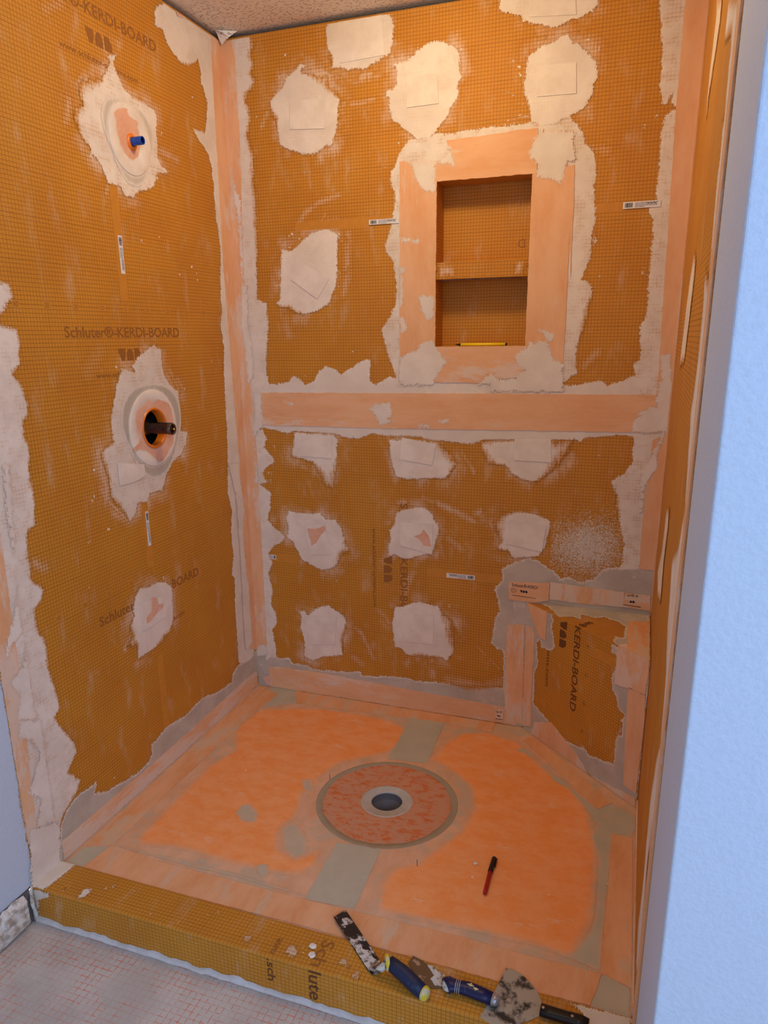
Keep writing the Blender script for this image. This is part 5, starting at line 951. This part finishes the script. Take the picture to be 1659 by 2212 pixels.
# print on the bench
text('printed_text', 'f', 'KERDI-BOARD', 0.2385, 0.4825, 0.298, 0.026, M_PRINTD, bench, -PI / 2, bold=0.018)
text('printed_text', 'f', 'ems.com', 0.1135, 0.352, 0.135, 0.016, M_PRINTD, bench, -PI / 2, bold=0.01)
emblem('f', 0.170, 0.432, 0.032, -PI / 2, M_PRINTD, bench)
for v_, n_ in ((0.4334, '0'), (0.3339, '10'), (0.2348, '20'), (0.1356, '30')):
    prism('number_field', 'f', [(0.292, v_ - 0.01), (0.308, v_ - 0.01), (0.308, v_ + 0.01), (0.292, v_ + 0.01)], 0.0, 0.0002, M_TAPE, bench)
    text('printed_number', 'f', n_, 0.295, v_, None, 0.010, M_PRINTD, bench, -PI / 2, 0.0003, 0.0, 'CENTER')
stripe('f', bench, 0.3245, 0.46, 0.412, 0.441)
S['t2'] = Surf((PL.x, PL.y, ZT), S['f'].u, -S['f'].n, (-1, 1, -1, 1))
text('printed_text', 't2', 'ter\u00ae', 0.2385, 0.062, 0.055, 0.026, M_PRINTD, bench, -PI / 2, z=0.0008, bold=0.018)
for k_, po_, z_ in (('t2', [(0.425, 0.0005), (0.543, 0.0005), (0.514, 0.029), (0.430, 0.022)], 0.0036), ('f', [(0.425, 0.455), (0.544, 0.455), (0.544, 0.483), (0.425, 0.483)], 0.0040)):
    o = prism('membrane_strip', k_, po_, 0.0, z_, fleece(0.8, (1, 0.3)), bench); keep(o, bench)
# brand label printed on the fleece left of the bench and at its back corner
bq = prism('membrane_strip', 'B', [(1.0125, 0.5546), (1.1515, 0.5631), (1.1511, 0.4996), (1.10, 0.486), (1.015, 0.4884)], 0.003, 0.0046, fleece(0.6, (0.4, 1)), wall_back, jag=0.0008)
bq['label'] = 'fleece piece printed with the maker name left of the bench top'
keep(bq, wall_back)
text('printed_text', 'B', 'Schluter\u00ae-KERDI', 1.024, 0.5385, 0.088, 0.011, M_BLACK, bq, -0.02, 0.0049, 0.008)
emblem('B', 1.066, 0.519, 0.0085, -0.02, M_BLACK, bq, 0.0049)
S['q'] = Surf((1.031, 0, 0.524), (1, 0, 0), (0, 0, 1), (-1, 1, -1, 1))
ringv = [S['q'].at(*p, 0.0049) for p in circ(0, 0, 0.0085, 24)] + [S['q'].at(*p, 0.0049) for p in circ(0, 0, 0.0072, 24)]
o = mesh_obj('printed_ring', ringv, [(i, (i + 1) % 24, 24 + (i + 1) % 24, 24 + i) for i in range(24)], M_BLACK); keep(o, bq)
text('printed_text', 'B', 'L', 1.029, 0.521, 0.0045, 0.007, M_BLACK, bq, 0, 0.0049)
prism('printed_rule', 'B', [(1.026, 0.5055), (1.108, 0.502), (1.108, 0.5035), (1.026, 0.507)], 0.0047, 0.0049, M_BLACK, bq)
bq2 = prism('membrane_strip', 'B', [(1.3962, 0.5549), (1.4754, 0.5543), (1.4782, 0.5009), (1.3916, 0.5059)], 0.004, 0.0056, fleece(0.7, (0.4, 1)), wall_back, jag=0.0008)
bq2['label'] = 'fleece piece printed with worn marks at the back corner of the bench'
keep(bq2, wall_back)
text('printed_text', 'B', 'er\u00ae-K', 1.405, 0.543, 0.035, 0.009, M_BLACK, bq2, 0, 0.0059, 0.006)
emblem('B', 1.417, 0.522, 0.008, 0, M_BLACK, bq2, 0.0059, (1, 2))
prism('printed_rule', 'B', [(1.394, 0.512), (1.449, 0.509), (1.449, 0.5112), (1.394, 0.514)], 0.0057, 0.0059, M_BLACK, bq2)
bq3 = prism('membrane_strip', 'B', [(0.982, 0.062), (1.012, 0.062), (1.012, 0.012), (0.982, 0.012)], 0.004, 0.0056, fleece(0.9), wall_back)
bq3['label'] = 'printed corner piece at the foot of the back wall'; keep(bq3, wall_back)
text('printed_text', 'B', 'ter\u00ae', 0.984, 0.046, 0.024, 0.007, M_BLACK, bq3, 0, 0.0059, 0.004)
emblem('B', 0.998, 0.030, 0.006, 0, M_BLACK, bq3, 0.0059, (0, 1))
prism('printed_rule', 'B', [(0.984, 0.019), (1.010, 0.019), (1.010, 0.021), (0.984, 0.021)], 0.0057, 0.0059, M_BLACK, bq3)
# print on the curb: the lines run over its top and down its front
text('printed_text', 'c', 'Sch', 0.792, -1.143, 0.078, 0.030, M_PRINT, curb, -PI / 2, bold=0.018)
text('printed_text', 'k', 'lute', 0.792, 0.004, 0.082, 0.030, M_PRINTD, curb, -PI / 2, bold=0.018)
text('printed_text', 'c', 'www', 0.686, -1.172, 0.050, 0.020, M_PRINT, curb, -PI / 2, bold=0.018)
text('printed_text', 'k', '.sch', 0.686, 0.002, 0.062, 0.020, M_PRINTD, curb, -PI / 2, bold=0.018)
for u_, v_, n_ in ((0.877, -1.197, '20'), (0.089, -1.209, '60')):
    prism('number_field', 'c', [(u_ - 0.009, v_ - 0.011), (u_ + 0.009, v_ - 0.011), (u_ + 0.009, v_ + 0.011), (u_ - 0.009, v_ + 0.011)], 0.0, 0.0002, M_TAPE, curb)
    text('printed_number', 'c', n_, u_ - 0.005, v_, None, 0.010, M_PRINTD, curb, -PI / 2, 0.0003, 0.0, 'CENTER')
field_poly('mortar_patch', 'c', [(0.0, -1.125), (0.052, -1.125), (0.040, -1.229), (0.0, -1.229)], M_MORTAR, curb, w=0.001, tone=0.15, thick=0.001, cell=0.004)
field_poly('mortar_patch', 'k', [(0.0, 0.006), (0.062, 0.006), (0.05, -0.012), (0.02, -0.03), (0.012, -0.085), (0.0, -0.085)], M_MORTAR, curb, w=0.006, tone=0.3, thick=0.001, cell=0.004)
field_poly('mortar_patch', 'c', [(1.35, -1.13), (1.385, -1.15), (1.395, -1.2), (1.39, -1.229), (1.48, -1.229), (1.48, -1.127)], M_MORTAR, curb, w=0.002, tone=0.3, thick=0.001, cell=0.004)
for cu_, cv_, r_ in ((0.150, -1.205, 0.018), (0.205, -1.16, 0.006), (0.19, -1.172, 0.004), (0.735, -1.20, 0.02), (0.86, -1.19, 0.012), (0.62, -1.2, 0.012), (0.9, -1.215, 0.012)):
    field_poly('mortar_smear', 'c', [(cu_ + r_ * math.cos(a_ * PI / 5) * random.uniform(0.6, 1.1), max(-1.228, cv_ + r_ * math.sin(a_ * PI / 5) * random.uniform(0.6, 1.2))) for a_ in range(10)], M_MORTAR, curb, w=0.004, op=0.95 if cu_ < 0.3 else 0.5, tone=0, thick=0.0008, cell=0.002, thin=0.3)
flecks('c', [(random.uniform(0.08, 1.38), random.uniform(-1.225, -1.13)) for _ in range(60)], curb, 0.0002, (0.001, 0.005))
flecks('k', [(random.uniform(0.03, 1.3), random.uniform(-0.07, 0.0)) for _ in range(25)], curb, 0.0002, (0.001, 0.004))
# pale mortar fillet where the curb meets the floor
bm = bmesh.new(); n = 90
rows = []
for i in range(n + 1):
    x = 0.01 + (W - 0.02) * i / n; h = 0.007 + 0.004 * math.sin(i * 0.9) * math.sin(i * 0.37) + random.uniform(-0.002, 0.004); dpt = 0.008 + random.uniform(-0.003, 0.004)
    rows.append([bm.verts.new(p) for p in ((x, -1.2305, FZ + h), (x, -1.236, FZ + h * 0.8), (x, -1.243, FZ + h * 0.35), (x, -1.232 - dpt, FZ + 0.0004))])
for p, q in zip(rows, rows[1:]):
    for k in range(3): bm.faces.new((p[k], p[k + 1], q[k + 1], q[k])).smooth = True
bm_obj('mortar_fillet', bm, mat_plain('pale_mortar', rgb(214, 208, 204), 0.85, var=0.1, bump=0.4), floor)

# ------------------------------------------------------------------ seals and outlets
M_SEAL = mat_plain('orange_rubber', rgb(238, 126, 30), 0.3, var=0.08, spec=0.6)
def disc(name, key, cu, cv, r_in, r_out, th, mat, parent, base=0.0):
    s = S[key]; bm = bmesh.new()
    add_ring(bm, s.at(cu, cv, 0), s.n, [(r_out, base), (r_out, base + th * 0.7), (r_out - 0.0015, base + th), (r_in, base + th), (r_in, base)], 72)
    o = bm_obj(name, bm, mat, parent)
    me = o.data; l = me.uv_layers.new(name='metres')
    for lp in me.loops:
        co = me.vertices[lp.vertex_index].co - s.o; l.data[lp.index].uv = (co.dot(s.u) + s.goff[0], co.dot(s.v) + s.goff[1])
    return o
OC = (-0.528, 1.912)
oseal = thing('pipe_seal', 'round fleece pipe seal with orange rubber collar around the blue pipe', 'seal', (0, OC[0], OC[1]))
disc('flange', 'L', OC[0], OC[1], 0.018, 0.090, 0.0020, M_COAT, oseal, 0.0026)
bm = bmesh.new(); s = S['L']
add_ring(bm, s.at(-0.524, 1.907, 0), s.n, [(0.0225, 0.004), (0.022, 0.0065), (0.0195, 0.0085), (0.016, 0.0095), (0.0125, 0.0095), (0.0115, 0.006)], 40)
bm_obj('collar', bm, M_SEAL, oseal)
vseal = thing('valve_seal', 'large round fleece valve seal with orange rubber rim around the opening', 'seal', (0, VC[0], VC[1]))
disc('flange', 'L', VC[0], VC[1], VR + 0.002, 0.115, 0.0020, M_COAT, vseal, 0.0026)
bm = bmesh.new()
add_ring(bm, s.at(VC[0], VC[1], 0), s.n, [(VR - 0.004, -0.019), (VR - 0.004, -0.012), (VR - 0.0035, 0.004), (VR + 0.001, 0.0095), (VR + 0.004, 0.0085), (VR + 0.006, 0.006)], 56)
bm_obj('collar', bm, M_SEAL, vseal)
for q in BARE:
    par = {'outlet flange': oseal, 'valve flange': vseal}.get(q['n'], PAR[q['s']])
    z = 0.0049 if 'flange' in q['n'] else 0.0047
    CUTS = None
    if q['n'] == 'valve flange':
        poly = q['p']; P = np.array(poly)
        field('bare_fleece', 'L', lambda U, V: np.minimum(sdf_poly(U, V, poly), np.hypot(U - VC[0], V - VC[1]) - VR - 0.004), (P[:, 0].min(), P[:, 0].max(), P[:, 1].min(), P[:, 1].max()), M_BARE, par, base=z, thick=0.0, cell=0.003)
    else:
        field_poly('bare_fleece', q['s'], q['p'], M_BARE, par, base=z, thick=0.0, cell=0.003)
# blue stub pipe
M_BLUE = mat_plain('blue_plastic', rgb(24, 78, 168), 0.35, var=0.1, spec=0.5)
M_DARKB = mat_plain('blue_plastic_inside', rgb(10, 36, 90), 0.5)
pipe = thing('stub_pipe', 'short blue plastic pipe sticking out of the upper pipe seal', 'pipe', (0.01, -0.524, 1.909))
bm = bmesh.new(); pa = Vector((-0.05, -0.5235, 1.908)); pd = Vector((1, -0.02, 0.0)).normalized()
prof = [(0.0090, 0.105), (0.0090, 0.1045), (0.0105, 0.1045), (0.0105, 0.0)]
add_ring(bm, pa, pd, [(0.0109, 0.0), (0.0109, 0.092), (0.0105, 0.0925), (0.0088, 0.0925), (0.0086, 0.090)], 32)
bm_obj('pipe', bm, M_BLUE, pipe)
bm = bmesh.new(); add_ring(bm, pa, pd, [(0.0086, 0.0905), (0.0086, 0.02), (0.0005, 0.02)], 32); bm_obj('bore', bm, M_DARKB, pipe)
# mixing valve in the opening
M_BRASS = mat_plain('tarnished_brass', rgb(190, 150, 90), 0.3, 0.9, var=0.3, scale=60)
M_DCHR = mat_plain('dark_bronze', rgb(110, 88, 74), 0.3, 0.7, var=0.3, scale=90)
M_BLK = mat_plain('black_plastic', rgb(20, 18, 20), 0.4, var=0.2)
M_COPPER = mat_plain('copper', rgb(170, 96, 66), 0.35, 1.0, var=0.3)
valve = thing('mixing_valve', 'dark metal mixing valve with round cartridge sticking out of the lower opening', 'valve', (0, -0.53, 1.118))
vy, vz = -0.533, 1.116
bm = bmesh.new()
loft(bm, [(-0.060, vy, vz - 0.03), (-0.060, vy, vz + 0.03)], [0.022] * 2, seg=20, side=(0, 1, 0))
add_ring(bm, (-0.060, vy, vz), (1, 0, 0), [(0.022, 0), (0.022, 0.03), (0.018, 0.034), (0.018, 0.045)], 28)
bm_obj('body', bm, M_BRASS, valve)
for sg in (-1, 1):
    bm = bmesh.new(); loft(bm, [(-0.052, vy, vz + sg * 0.012), (-0.058, vy, vz + sg * 0.075)], [0.0095] * 2, seg=16, side=(0, 1, 0))
    bm_obj('inlet_pipe', bm, M_COPPER, valve)
    bm = bmesh.new(); add_box(bm, -0.052, -0.041, vy - 0.005, vy + 0.005, vz + sg * 0.022 - 0.006, vz + sg * 0.022 + 0.012, bevel=0.002); bm_obj('screw_stop', bm, M_BRASS, valve)
bm = bmesh.new(); add_box(bm, -0.062, -0.048, vy - 0.045, vy + 0.045, vz - 0.008, vz + 0.008, bevel=0.003); bm_obj('cross_pipe', bm, M_DCHR, valve)
bm = bmesh.new(); add_ring(bm, (-0.043, vy, vz), (1, -0.03, 0), [(0.0185, 0), (0.0185, 0.010), (0.0165, 0.012), (0.0165, 0.096), (0.0175, 0.098), (0.0175, 0.110), (0.0148, 0.111), (0.0140, 0.105), (0.0001, 0.105)], 36)
bm_obj('cartridge', bm, M_DCHR, valve)
bm = bmesh.new(); loft(bm, [(-0.03, vy, vz + 0.0165), (0.066, vy - 0.003, vz + 0.0165)], [0.004] * 2, [0.0025] * 2, seg=10); bm_obj('key_rib', bm, M_BLK, valve)
bm = bmesh.new(); add_ring(bm, (0.058, vy - 0.003, vz), (1, -0.03, 0), [(0.0125, 0.0), (0.0125, 0.006), (0.0001, 0.0065)], 28); bm_obj('end_cap', bm, M_BLK, valve)
bm = bmesh.new(); add_ring(bm, (0.063, vy - 0.003, vz), (1, -0.03, 0), [(0.0035, 0.0), (0.0035, 0.009), (0.0022, 0.011), (0.0001, 0.0112)], 16); bm_obj('stem', bm, mat_plain('bright_brass', rgb(220, 180, 110), 0.25, 1.0), valve)

# ------------------------------------------------------------------ drain
M_DRAINF = mat_fleece('drain_fleece', 0.95, rgb(220, 136, 86), rgb(206, 104, 52), rgb(208, 160, 128), orient=(2.4, 4.2))
M_RIM = mat_plain('grey_drain_plastic', rgb(196, 188, 176), 0.6, var=0.1, scale=30)
M_THROAT = mat_plain('dark_grey_plastic', rgb(112, 106, 106), 0.45, var=0.05, spec=0.2)
drain = thing('floor_drain', 'round floor drain with orange fleece flange and grey rim in the tray', 'drain', (DC[0], DC[1], 0))
disc('mortar_ring', 'F', DC[0], DC[1], 0.19, 0.2175, 0.0004, mat_plain('ring_mortar', rgb(172, 154, 126), 0.9, var=0.05), drain, 0.0003)
def ragged_disc(name, r0, r1, z0, z1, mat, jag, parent, lopsided=0.0):
    bm = bmesh.new(); n = 160; rings = [[], [], []]
    for i in range(n):
        a = 2 * PI * i / n; ro = r1 * (1 + jag * (math.sin(a * 7 + 1) * 0.5 + math.sin(a * 17) * 0.35 + random.uniform(-0.4, 0.4))) + lopsided * math.cos(a + 0.6)
        for k, (r, z) in enumerate(((r0, z1), (ro - 0.001, z1), (ro, z0))):
            rings[k].append(bm.verts.new((DC[0] + r * math.cos(a), DC[1] + r * math.sin(a), z)))
    for p, q in zip(rings, rings[1:]):
        for i in range(n): bm.faces.new((p[i], q[i], q[(i + 1) % n], p[(i + 1) % n]))
    return bm_obj(name, bm, mat, parent, uvbox=True)
ragged_disc('flange', 0.074, 0.197, 0.0004, 0.0016, M_DRAINF, 0.012, drain, 0.0)
bm = bmesh.new()
add_ring(bm, (DC[0], DC[1], 0), (0, 0, 1), [(0.080, 0.0012), (0.0785, 0.0024), (0.074, 0.0026), (0.073, 0.0020), (0.049, 0.0020), (0.0475, 0.001), (0.0472, -0.003)], 64)
bm_obj('rim', bm, M_RIM, drain)
bm = bmesh.new()
add_ring(bm, (DC[0], DC[1], 0), (0, 0, 1), [(0.0472, -0.003), (0.0472, -0.024), (0.0455, -0.026), (0.026, -0.050), (0.0255, -0.052)], 64)
bm_obj('throat', bm, M_THROAT, drain)
bm = bmesh.new()
add_ring(bm, (DC[0], DC[1], 0), (0, 0, 1), [(0.0255, -0.052), (0.025, -0.12), (0.0001, -0.121)], 48)
bm_obj('waste_pipe', bm, M_BLK, drain)

# ------------------------------------------------------------------ small things
M_STEEL = mat_plain('mortar_crusted_steel', rgb(52, 46, 46), 0.45, 0.4, scale=38, bump=0.7, second=rgb(210, 202, 192), lo=0.52, hi=0.60, detail=9)
M_STEEL2 = mat_plain('dull_steel', rgb(120, 104, 84), 0.35, 0.7, scale=55, bump=0.3, second=rgb(186, 172, 156), lo=0.56, hi=0.66)
M_STEEL3 = mat_plain('crusted_knife_steel', rgb(176, 162, 142), 0.6, 0.1, scale=26, bump=0.5, second=rgb(56, 46, 40), lo=0.46, hi=0.60, detail=12)
M_CRUST = mat_plain('pale_mortar_crust', rgb(206, 200, 192), 0.85, scale=60, bump=0.6, second=rgb(96, 84, 72), lo=0.5, hi=0.62)
M_CRUST2 = mat_plain('dried_mortar_crust', rgb(214, 206, 196), 0.9, scale=90, bump=0.8, second=rgb(120, 108, 96), lo=0.5, hi=0.62, detail=6)
M_NAVY = mat_plain('navy_grip', rgb(26, 36, 66), 0.5, scale=50, second=rgb(84, 92, 112), lo=0.55, hi=0.8)
M_NAVY2 = mat_plain('bright_navy_grip', rgb(18, 24, 70), 0.4, scale=55, second=rgb(120, 120, 150), lo=0.62, hi=0.72)
M_YEL = mat_plain('yellow_plastic', rgb(222, 200, 44), 0.5, scale=60, second=rgb(206, 198, 170), lo=0.46, hi=0.6)
M_BLKH = mat_plain('black_grip', rgb(24, 22, 24), 0.4, scale=70, second=rgb(150, 142, 134), lo=0.66, hi=0.74)
def plate(name, poly, z0, z1, mat, parent, bevel=True):
    a2 = sum(poly[i][0] * poly[(i + 1) % len(poly)][1] - poly[(i + 1) % len(poly)][0] * poly[i][1] for i in range(len(poly)))
    P = poly if a2 > 0 else poly[::-1]; n = len(P); cx_ = sum(p[0] for p in P) / n; cy_ = sum(p[1] for p in P) / n; k = 0.985
    vs = [(x, y, z0) for x, y in P] + [(x, y, z1 - 0.0003) for x, y in P] + [(cx_ + (x - cx_) * k, cy_ + (y - cy_) * k, z1) for x, y in P]
    fs = [tuple(range(n))[::-1], tuple(range(2 * n, 3 * n))] + [(i, (i + 1) % n, n + (i + 1) % n, n + i) for i in range(n)] + [(n + i, n + (i + 1) % n, 2 * n + (i + 1) % n, 2 * n + i) for i in range(n)]
    return keep(mesh_obj(name, vs, fs, mat), parent)
T = TOOLS
def lerp(a, b, t): return tuple(x + (y - x) * t for x, y in zip(a, b))
# margin trowel
tr = thing('margin_trowel', 'margin trowel with a narrow crusted blade and navy handle with yellow ends', 'trowel', (0.9, -1.17, CURB_Z))
plate('blade', T['trowel_blade'], CURB_Z + 0.0028, CURB_Z + 0.0048, M_STEEL, tr)
bm = bmesh.new(); np_ = T['trowel_neck']
loft(bm, np_, [0.014, 0.0115, 0.009, 0.008], [0.003, 0.006, 0.0075, 0.008], seg=16); bm_obj('neck', bm, M_CRUST, tr)
h = T['trowel_handle']
bm = bmesh.new(); loft(bm, [h[0], lerp(h[0], h[1], 0.5), h[1]], [0.0155, 0.018, 0.0165], seg=24); bm_obj('ferrule', bm, M_YEL, tr)
bm = bmesh.new(); loft(bm, [h[1], lerp(h[1], h[2], 0.5), h[2], h[3], h[4]], [0.0155, 0.0165, 0.0175, 0.017, 0.0155], [0.0145, 0.015, 0.016, 0.016, 0.0145], seg=24); bm_obj('handle', bm, M_NAVY, tr)
bm = bmesh.new(); loft(bm, [h[4], lerp(h[4], h[5], 0.4), lerp(h[4], h[5], 0.8), h[5]], [0.0157, 0.0155, 0.0125, 0.006], seg=24); bm_obj('end_cap', bm, M_YEL, tr)
tb = [Vector((x, y, 0)) for x, y in ((0.786, -1.071), (0.924, -1.198), (0.807, -1.039), (0.941, -1.162))]
def onblade(t, q): a_ = tb[0].lerp(tb[1], t); b_ = tb[2].lerp(tb[3], t); p = a_.lerp(b_, q); return (p.x, p.y)
for pl in ([(0.46, 0.12), (0.5, 0.3), (0.56, 0.22), (0.62, 0.5), (0.7, 0.42), (0.78, 0.75), (0.9, 0.7), (1.0, 0.95), (1.06, 0.5), (1.0, 0.05), (0.75, 0.03), (0.55, 0.03)], [(0.12, 0.4), (0.2, 0.55), (0.26, 0.45), (0.22, 0.3), (0.14, 0.3)], [(0.5, 0.5), (0.55, 0.8), (0.62, 0.9), (0.58, 0.6)], [(0.72, 0.85), (0.8, 0.95), (0.9, 0.9), (0.84, 0.8)]):
    keep(prism('mortar_crust', 'c', [onblade(*q) for q in pl], 0.0046, 0.0058, M_CRUST2, tr, clip=False, jag=0.0012, step=0.004), tr)
# putty knife
pk_ = thing('putty_knife', 'putty knife with dull steel blade and bright navy handle with yellow diamond mark', 'putty knife', (1.13, -1.18, CURB_Z))
plate('blade', T['putty_blade'], CURB_Z + 0.0022, CURB_Z + 0.0034, M_STEEL2, pk_)
keep(prism('mortar_crust', 'c', [(1.043, -1.137), (1.055, -1.150), (1.066, -1.160), (1.060, -1.172), (1.072, -1.184), (1.088, -1.183), (1.092, -1.166), (1.088, -1.152), (1.070, -1.148), (1.056, -1.138)], 0.0033, 0.0046, M_CRUST2, pk_, clip=False, jag=0.0015, step=0.004), pk_)
h = T['putty_handle']
bm = bmesh.new(); loft(bm, [lerp(h[0], h[1], -0.6), h[0]], [0.010, 0.016], [0.004, 0.008], seg=20); bm_obj('crusted_neck', bm, M_CRUST, pk_)
bm = bmesh.new(); loft(bm, h[:6], [0.019, 0.0195, 0.0145, 0.0165, 0.0165, 0.014], [0.011, 0.0115, 0.0105, 0.012, 0.012, 0.0115], seg=24); bm_obj('handle', bm, M_NAVY2, pk_)
bm = bmesh.new(); loft(bm, [h[5], lerp(h[5], h[6], 0.7), h[6]], [0.0143, 0.0125, 0.007], [0.0118, 0.0108, 0.007], seg=24); bm_obj('end_cap', bm, mat_plain('scuffed_chrome', rgb(190, 188, 190), 0.35, 0.6, var=0.3), pk_)
for t_ in (0.0, 0.35, 0.7):
    c0 = lerp(h[2], h[3], t_ * 0.45); dv = (Vector(h[3]) - Vector(h[2])).normalized() * 0.0004
    bm = bmesh.new(); r0 = 0.0148 + 0.0009 * t_; r1 = 0.0107 + 0.0009 * t_
    loft(bm, [Vector(c0) - dv, Vector(c0) + dv], [r0] * 2, [r1] * 2, seg=24); bm_obj('grip_ring', bm, M_WHITE, pk_)
dp = lerp(h[3], h[4], 0.35); ax_ = (Vector(h[4]) - Vector(h[3])); ax_.z = 0; ax_.normalize(); sd_ = Vector((-ax_.y, ax_.x, 0))
for k_, off_ in enumerate((-0.006, 0.007)):
    c_ = Vector(dp) + ax_ * off_ + sd_ * (0.001 - 0.003 * k_); r_ = 0.0085 if k_ == 0 else 0.0065
    ps = [c_ + ax_ * r_, c_ + sd_ * r_ * 0.9, c_ - ax_ * r_, c_ - sd_ * r_ * 0.9]
    o = mesh_obj('diamond_mark', [(p.x, p.y, h[3][2] + 0.0124 - (0.002 if i % 2 else 0.0003)) for i, p in enumerate(ps)] + [(c_.x, c_.y, h[3][2] + 0.0128)], [(0, 1, 4), (1, 2, 4), (2, 3, 4), (3, 0, 4)], mat_plain('pale_yellow_print', rgb(208, 196, 140), 0.6)); keep(o, pk_)
# broad joint knife
jk = thing('joint_knife', 'broad fan shaped joint knife with stained blade and black riveted handle', 'joint knife', (1.28, -1.18, CURB_Z))
plate('blade', T['knife_blade'], CURB_Z + 0.0008, CURB_Z + 0.0020, M_STEEL3, jk)
h = T['knife_handle']
bm = bmesh.new(); loft(bm, h, [0.0135, 0.0125, 0.0125, 0.0135, 0.011], [0.008, 0.009, 0.009, 0.0095, 0.008], seg=20, power=3.0); bm_obj('handle', bm, M_BLKH, jk)
for t_ in (0.25, 2.4):
    i_ = int(t_); p_ = lerp(h[i_], h[i_ + 1], t_ - i_); bm = bmesh.new()
    add_ring(bm, (p_[0], p_[1], p_[2] + 0.0075), (0, 0, 1), [(0.0034, 0), (0.0034, 0.0018), (0.0001, 0.0022)], 18); bm_obj('rivet', bm, mat_plain('brass_rivet', rgb(190, 170, 140), 0.4, 0.7), jk)
# marker pen
mk = thing('marker_pen', 'red marker pen with black cap lying on the orange tray', 'marker pen', (T['marker'][1][0], T['marker'][1][1], 0.0))
a_, b_m, c_m = [Vector((p[0], p[1], 0.0078)) for p in T['marker']]
bm = bmesh.new(); loft(bm, [b_m, lerp(b_m, c_m, 0.9), c_m], [0.0058, 0.0056, 0.0045], seg=20); bm_obj('barrel', bm, mat_plain('red_plastic', rgb(176, 30, 26), 0.4, scale=120, second=rgb(214, 150, 140), lo=0.64, hi=0.72), mk)
bm = bmesh.new(); loft(bm, [a_, lerp(a_, b_m, 0.06), lerp(a_, b_m, 0.9), b_m], [0.0045, 0.0062, 0.0068, 0.0068], seg=20); bm_obj('cap', bm, M_BLK, mk)
bm = bmesh.new(); dv = (b_m - a_).normalized(); sv = Vector((-dv.y, dv.x, 0)) * (1 if dv.y < 0 else -1)
loft(bm, [a_ + dv * 0.002 + sv * 0.0072, a_ + dv * 0.035 + sv * 0.0078], [0.0016] * 2, [0.0022] * 2, seg=8); bm_obj('clip', bm, M_BLK, mk)
# yellow pencil in the niche
pc = thing('pencil', 'yellow pencil lying along the bottom of the niche', 'pencil', (0.88, 0.006, nb[2]))
y_ = 0.008; z_ = nb[2] + 0.0058
bm = bmesh.new(); loft(bm, [(0.824, y_, z_), (0.971, y_, z_)], [0.0048] * 2, [0.0048] * 2, seg=6); bm_obj('barrel', bm, mat_plain('yellow_paint', rgb(255, 222, 30), 0.4), pc)
bm = bmesh.new(); loft(bm, [(0.805, y_, z_), (0.824, y_, z_)], [0.0006, 0.0048], seg=12); bm_obj('point', bm, M_BLK, pc)
bm = bmesh.new(); loft(bm, [(0.971, y_, z_), (0.976, y_, z_)], [0.0046] * 2, seg=12); bm_obj('end', bm, M_BLK, pc)
# loose crumbs
def crumb(loc, r, label, flat=0.5):
    bm = bmesh.new(); bmesh.ops.create_icosphere(bm, subdivisions=2, radius=r)
    rr = random.Random(int(loc[0] * 1e4))
    for v in bm.verts: v.co *= rr.uniform(0.75, 1.15); v.co.z *= flat
    zmin = min(v.co.z for v in bm.verts)
    for v in bm.verts: v.co.z -= zmin; v.co += Vector(loc)
    o = bm_obj('mortar_crumb', bm, M_FLECK); tag(o, label, 'crumb')
FC = FLECKS['F'][0]
crumb((FC[0], FC[1], 0.0004), 0.006, 'pale mortar crumb on the tray left of the marker pen')
crumb((0.776, -1.172, CURB_Z), 0.0095, 'larger whitish mortar crumb on the curb by the printed letters', 0.3)
crumb((0.785, -1.196, CURB_Z), 0.009, 'whitish mortar crumb on the curb, nearer the front edge', 0.3)
# torn paper flake in the ceiling corner
o = mesh_obj('paper_flake', [(0.012, -0.045, H - 0.0015), (0.075, -0.012, H - 0.002), (0.052, -0.030, H - 0.022), (0.012, -0.012, H - 0.035), (0.030, -0.055, H - 0.010), (0.013, -0.045, H - 0.0022), (0.075, -0.013, H - 0.0026), (0.053, -0.031, H - 0.0225), (0.013, -0.013, H - 0.0355), (0.031, -0.056, H - 0.0105)],
    [(0, 4, 2, 3), (0, 1, 2, 4), (5, 8, 7, 9), (5, 9, 7, 6), (3, 2, 7, 8), (2, 1, 6, 7)], M_CEIL)
keep(o, ceiling); o['label'] = 'torn flap of paper hanging in the corner'
# pencil marks on the tray
for pts in ([(0.918, -0.800), (0.926, -0.825)], [(0.560, -0.51), (0.572, -0.545)], [(0.53, -0.50), (0.545, -0.53)]):
    (x0, y0), (x1, y1) = pts
    prism('pencil_mark', 'F', [(x0, y0), (x0 + 0.002, y0), (x1 + 0.002, y1), (x1, y1)], 0.0002, 0.0006, mat_ink, tray)
